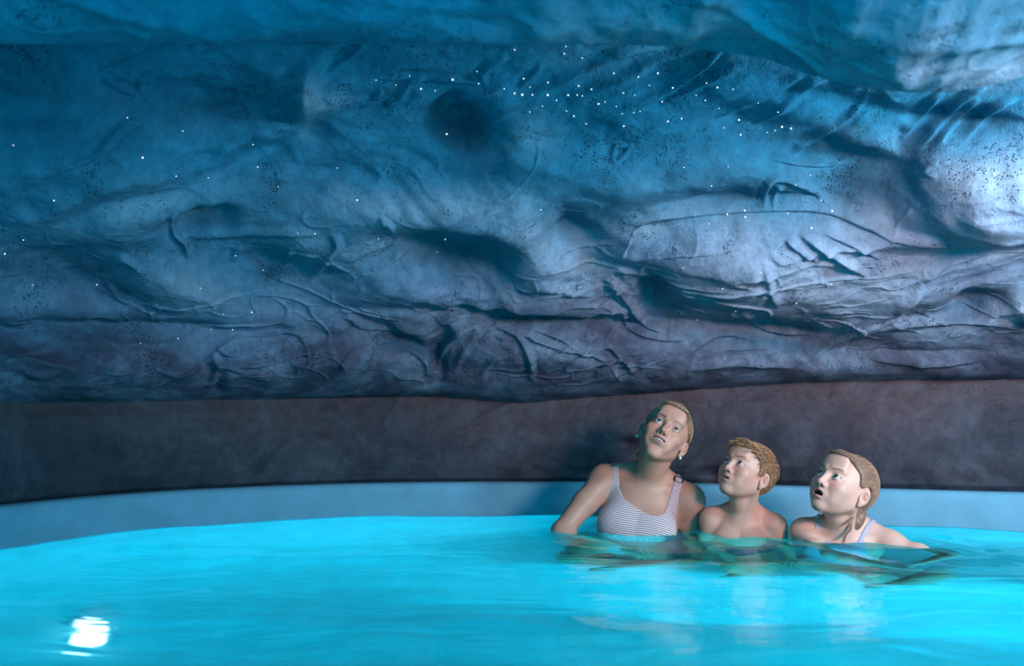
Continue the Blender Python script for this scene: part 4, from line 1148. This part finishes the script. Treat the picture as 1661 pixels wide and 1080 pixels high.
B = build_person('person', 'young boy with short damp light brown hair sitting bare chested between woman and girl', BOY)
teeth(B, 0.010, -0.0478, 0.004, 0.0865)
hlb = [(-.12, -.062), (-.070, -.056), (-.045, -.02), (-.028, .022), (-.006, .026), (0.004, -.002), (.018, .000), (.026, .040), (.044, .060), (.056, .064), (.075, .068)]
Vh, Fh = hair_cap(B, keep_fn(hlb), [], None)
rs = np.random.default_rng(9); paths = []
while len(paths) < 1300:
    v = rs.normal(size=3); v /= np.linalg.norm(v)
    p = SC + v * SR
    if p[2] - hairline(p[1], hlb) < -0.001: continue
    # hair swept forward and to one side on top, down at the sides
    dr = np.array((0.5 - 6 * p[0] * 0.2, 0.9 if p[1] > -0.05 else -0.3, -0.35 - 3 * max(0, 0.08 - p[2]))) + rs.normal(0, 0.35, 3)
    dr /= np.linalg.norm(dr)
    L = rs.uniform(0.014, 0.034) if p[2] > 0.05 else rs.uniform(0.008, 0.016)
    tt_ = np.linspace(0, 1, 8)
    paths.append(on_scalp(p + dr * L * tt_[:, None], (0.085 if p[2] > 0.05 else 0.03) * np.sin(tt_ * 2.4)))
finish_hair(B, Vh, Fh, (0.40, 0.20, 0.10), paths, 0.0011, 2, 0.5)
garment('swim_shorts', B, [[(1120, 985), (1300, 985), (1310, 1090), (1110, 1090)]], 0.005, M_SHORTS, (0.62, 2.85, -0.44), (1.04, 3.22, -0.18), 0.005)

# ---- girl
GIRL = dict(head=at_y(1367, 793, 2.84), hscale=1.05, roll=10, yaw=42, pitch=22, neck=at_y(1374, 851, 2.88), S=0.84, kid=True,
            tyaw=-26, ttilt=5, tlean=-4, shw=0.98, nr=0.86, ar=0.80,
            arms=[(1, (0.98, 2.70, -0.07), (1.08, 2.56, -0.07), (0.6, -0.5, -0.05), (0, 0.0, -1)),
                  (-1, (1.345, 2.68, -0.035), (1.20, 2.58, -0.06), (-0.8, -0.3, -0.1), (0, 0.0, -1))],
            legs=[(1, (1.09, 2.66, -0.34), (1.17, 2.71, -0.37)), (-1, (1.30, 2.66, -0.34), (1.15, 2.60, -0.37))],
            skin=(0.74, 0.44, 0.345), lips=(0.50, 0.19, 0.18), brow=(0.19, 0.10, 0.065), iris=(0.025, 0.035, 0.04), nose=0.70, ear=1.0,
            mw=0.0195, mo=0.0062, smile=-0.003, lid=0.0070, gaze=0.0014, look=(0.05, 0.90, 0.32))
B = build_person('person', 'girl with wet combed back hair and thin lilac swimsuit straps, rightmost bather', GIRL)
hlg = [(-.13, -.125), (-.060, -.110), (-.040, -.05), (-.030, .024), (-.010, .032), (0.006, .016), (.020, .018), (.030, .050), (.046, .064), (.060, .073), (.075, .079)]
Vh, Fh = hair_cap(B, keep_fn(hlg), [lambda G: ell(G, (0.0, -0.070, -0.060), (0.058, 0.030, 0.060))], None)
rs = np.random.default_rng(15); paths = []
for i in range(560):
    sx = rs.choice((-1, 1)); y = rs.uniform(-0.035, 0.072)
    st = hl_start(sx, y, hlg, rs.uniform(-0.003, 0.028))
    e = np.array((sx * rs.uniform(0.01, 0.062), -0.075, -0.05))
    p = comb(st, [np.array((sx * (0.075 - 0.9 * max(0, y)), -0.045, 0.085 - 0.7 * max(0, 0.04 - y)))], e, rs=rs, jit=0.003)
    paths.append(p)
for i in range(150):  # wet locks hanging at the neck, behind the ears
    sx = rs.choice((-1, 1)); cl = rs.integers(0, 6)
    a = np.array((sx * (0.040 + 0.006 * cl / 2), -0.095 + 0.012 * cl, -0.03))
    a = a + rs.normal(0, 0.0022, 3)
    ln = 0.075 + 0.012 * ((cl * 7) % 5)
    ph = cl * 1.3
    paths.append(np.array([a * (1, 1, 1) + np.array((-sx * 0.010 * t + 0.004 * math.sin(ph + 7 * t), 0.014 * t + 0.004 * math.cos(ph + 6 * t), -ln * t)) for t in np.linspace(0, 1, 12)]))
lock = [surf_point(B, x, y) + np.array((0, -0.002, 0.001)) for x, y in ((1331, 829), (1328, 834), (1323, 840), (1314, 842), (1304, 839), (1297, 838))]
lock = (np.array(lock) - B['hp']) @ B['Rh'] / B['hs']
for k in range(8): paths.append(lock + rs.normal(0, 0.0010, (1, 3)))
finish_hair(B, Vh, Fh, (0.38, 0.21, 0.135), paths, 0.0009, 3, 0.4)
garment('swimsuit', B, [[(1327, 822), (1332, 822), (1330, 836), (1325, 866), (1320, 866)], [(1420, 834), (1427, 836), (1424, 843), (1411, 855), (1399, 878), (1391, 878), (1404, 853)],
                        [(1312, 866), (1360, 884), (1402, 876), (1420, 1100), (1290, 1100)]], 0.0035, M_LILAC, (0.92, 2.70, -0.42), (1.32, 3.10, 0.12), 0.0030)
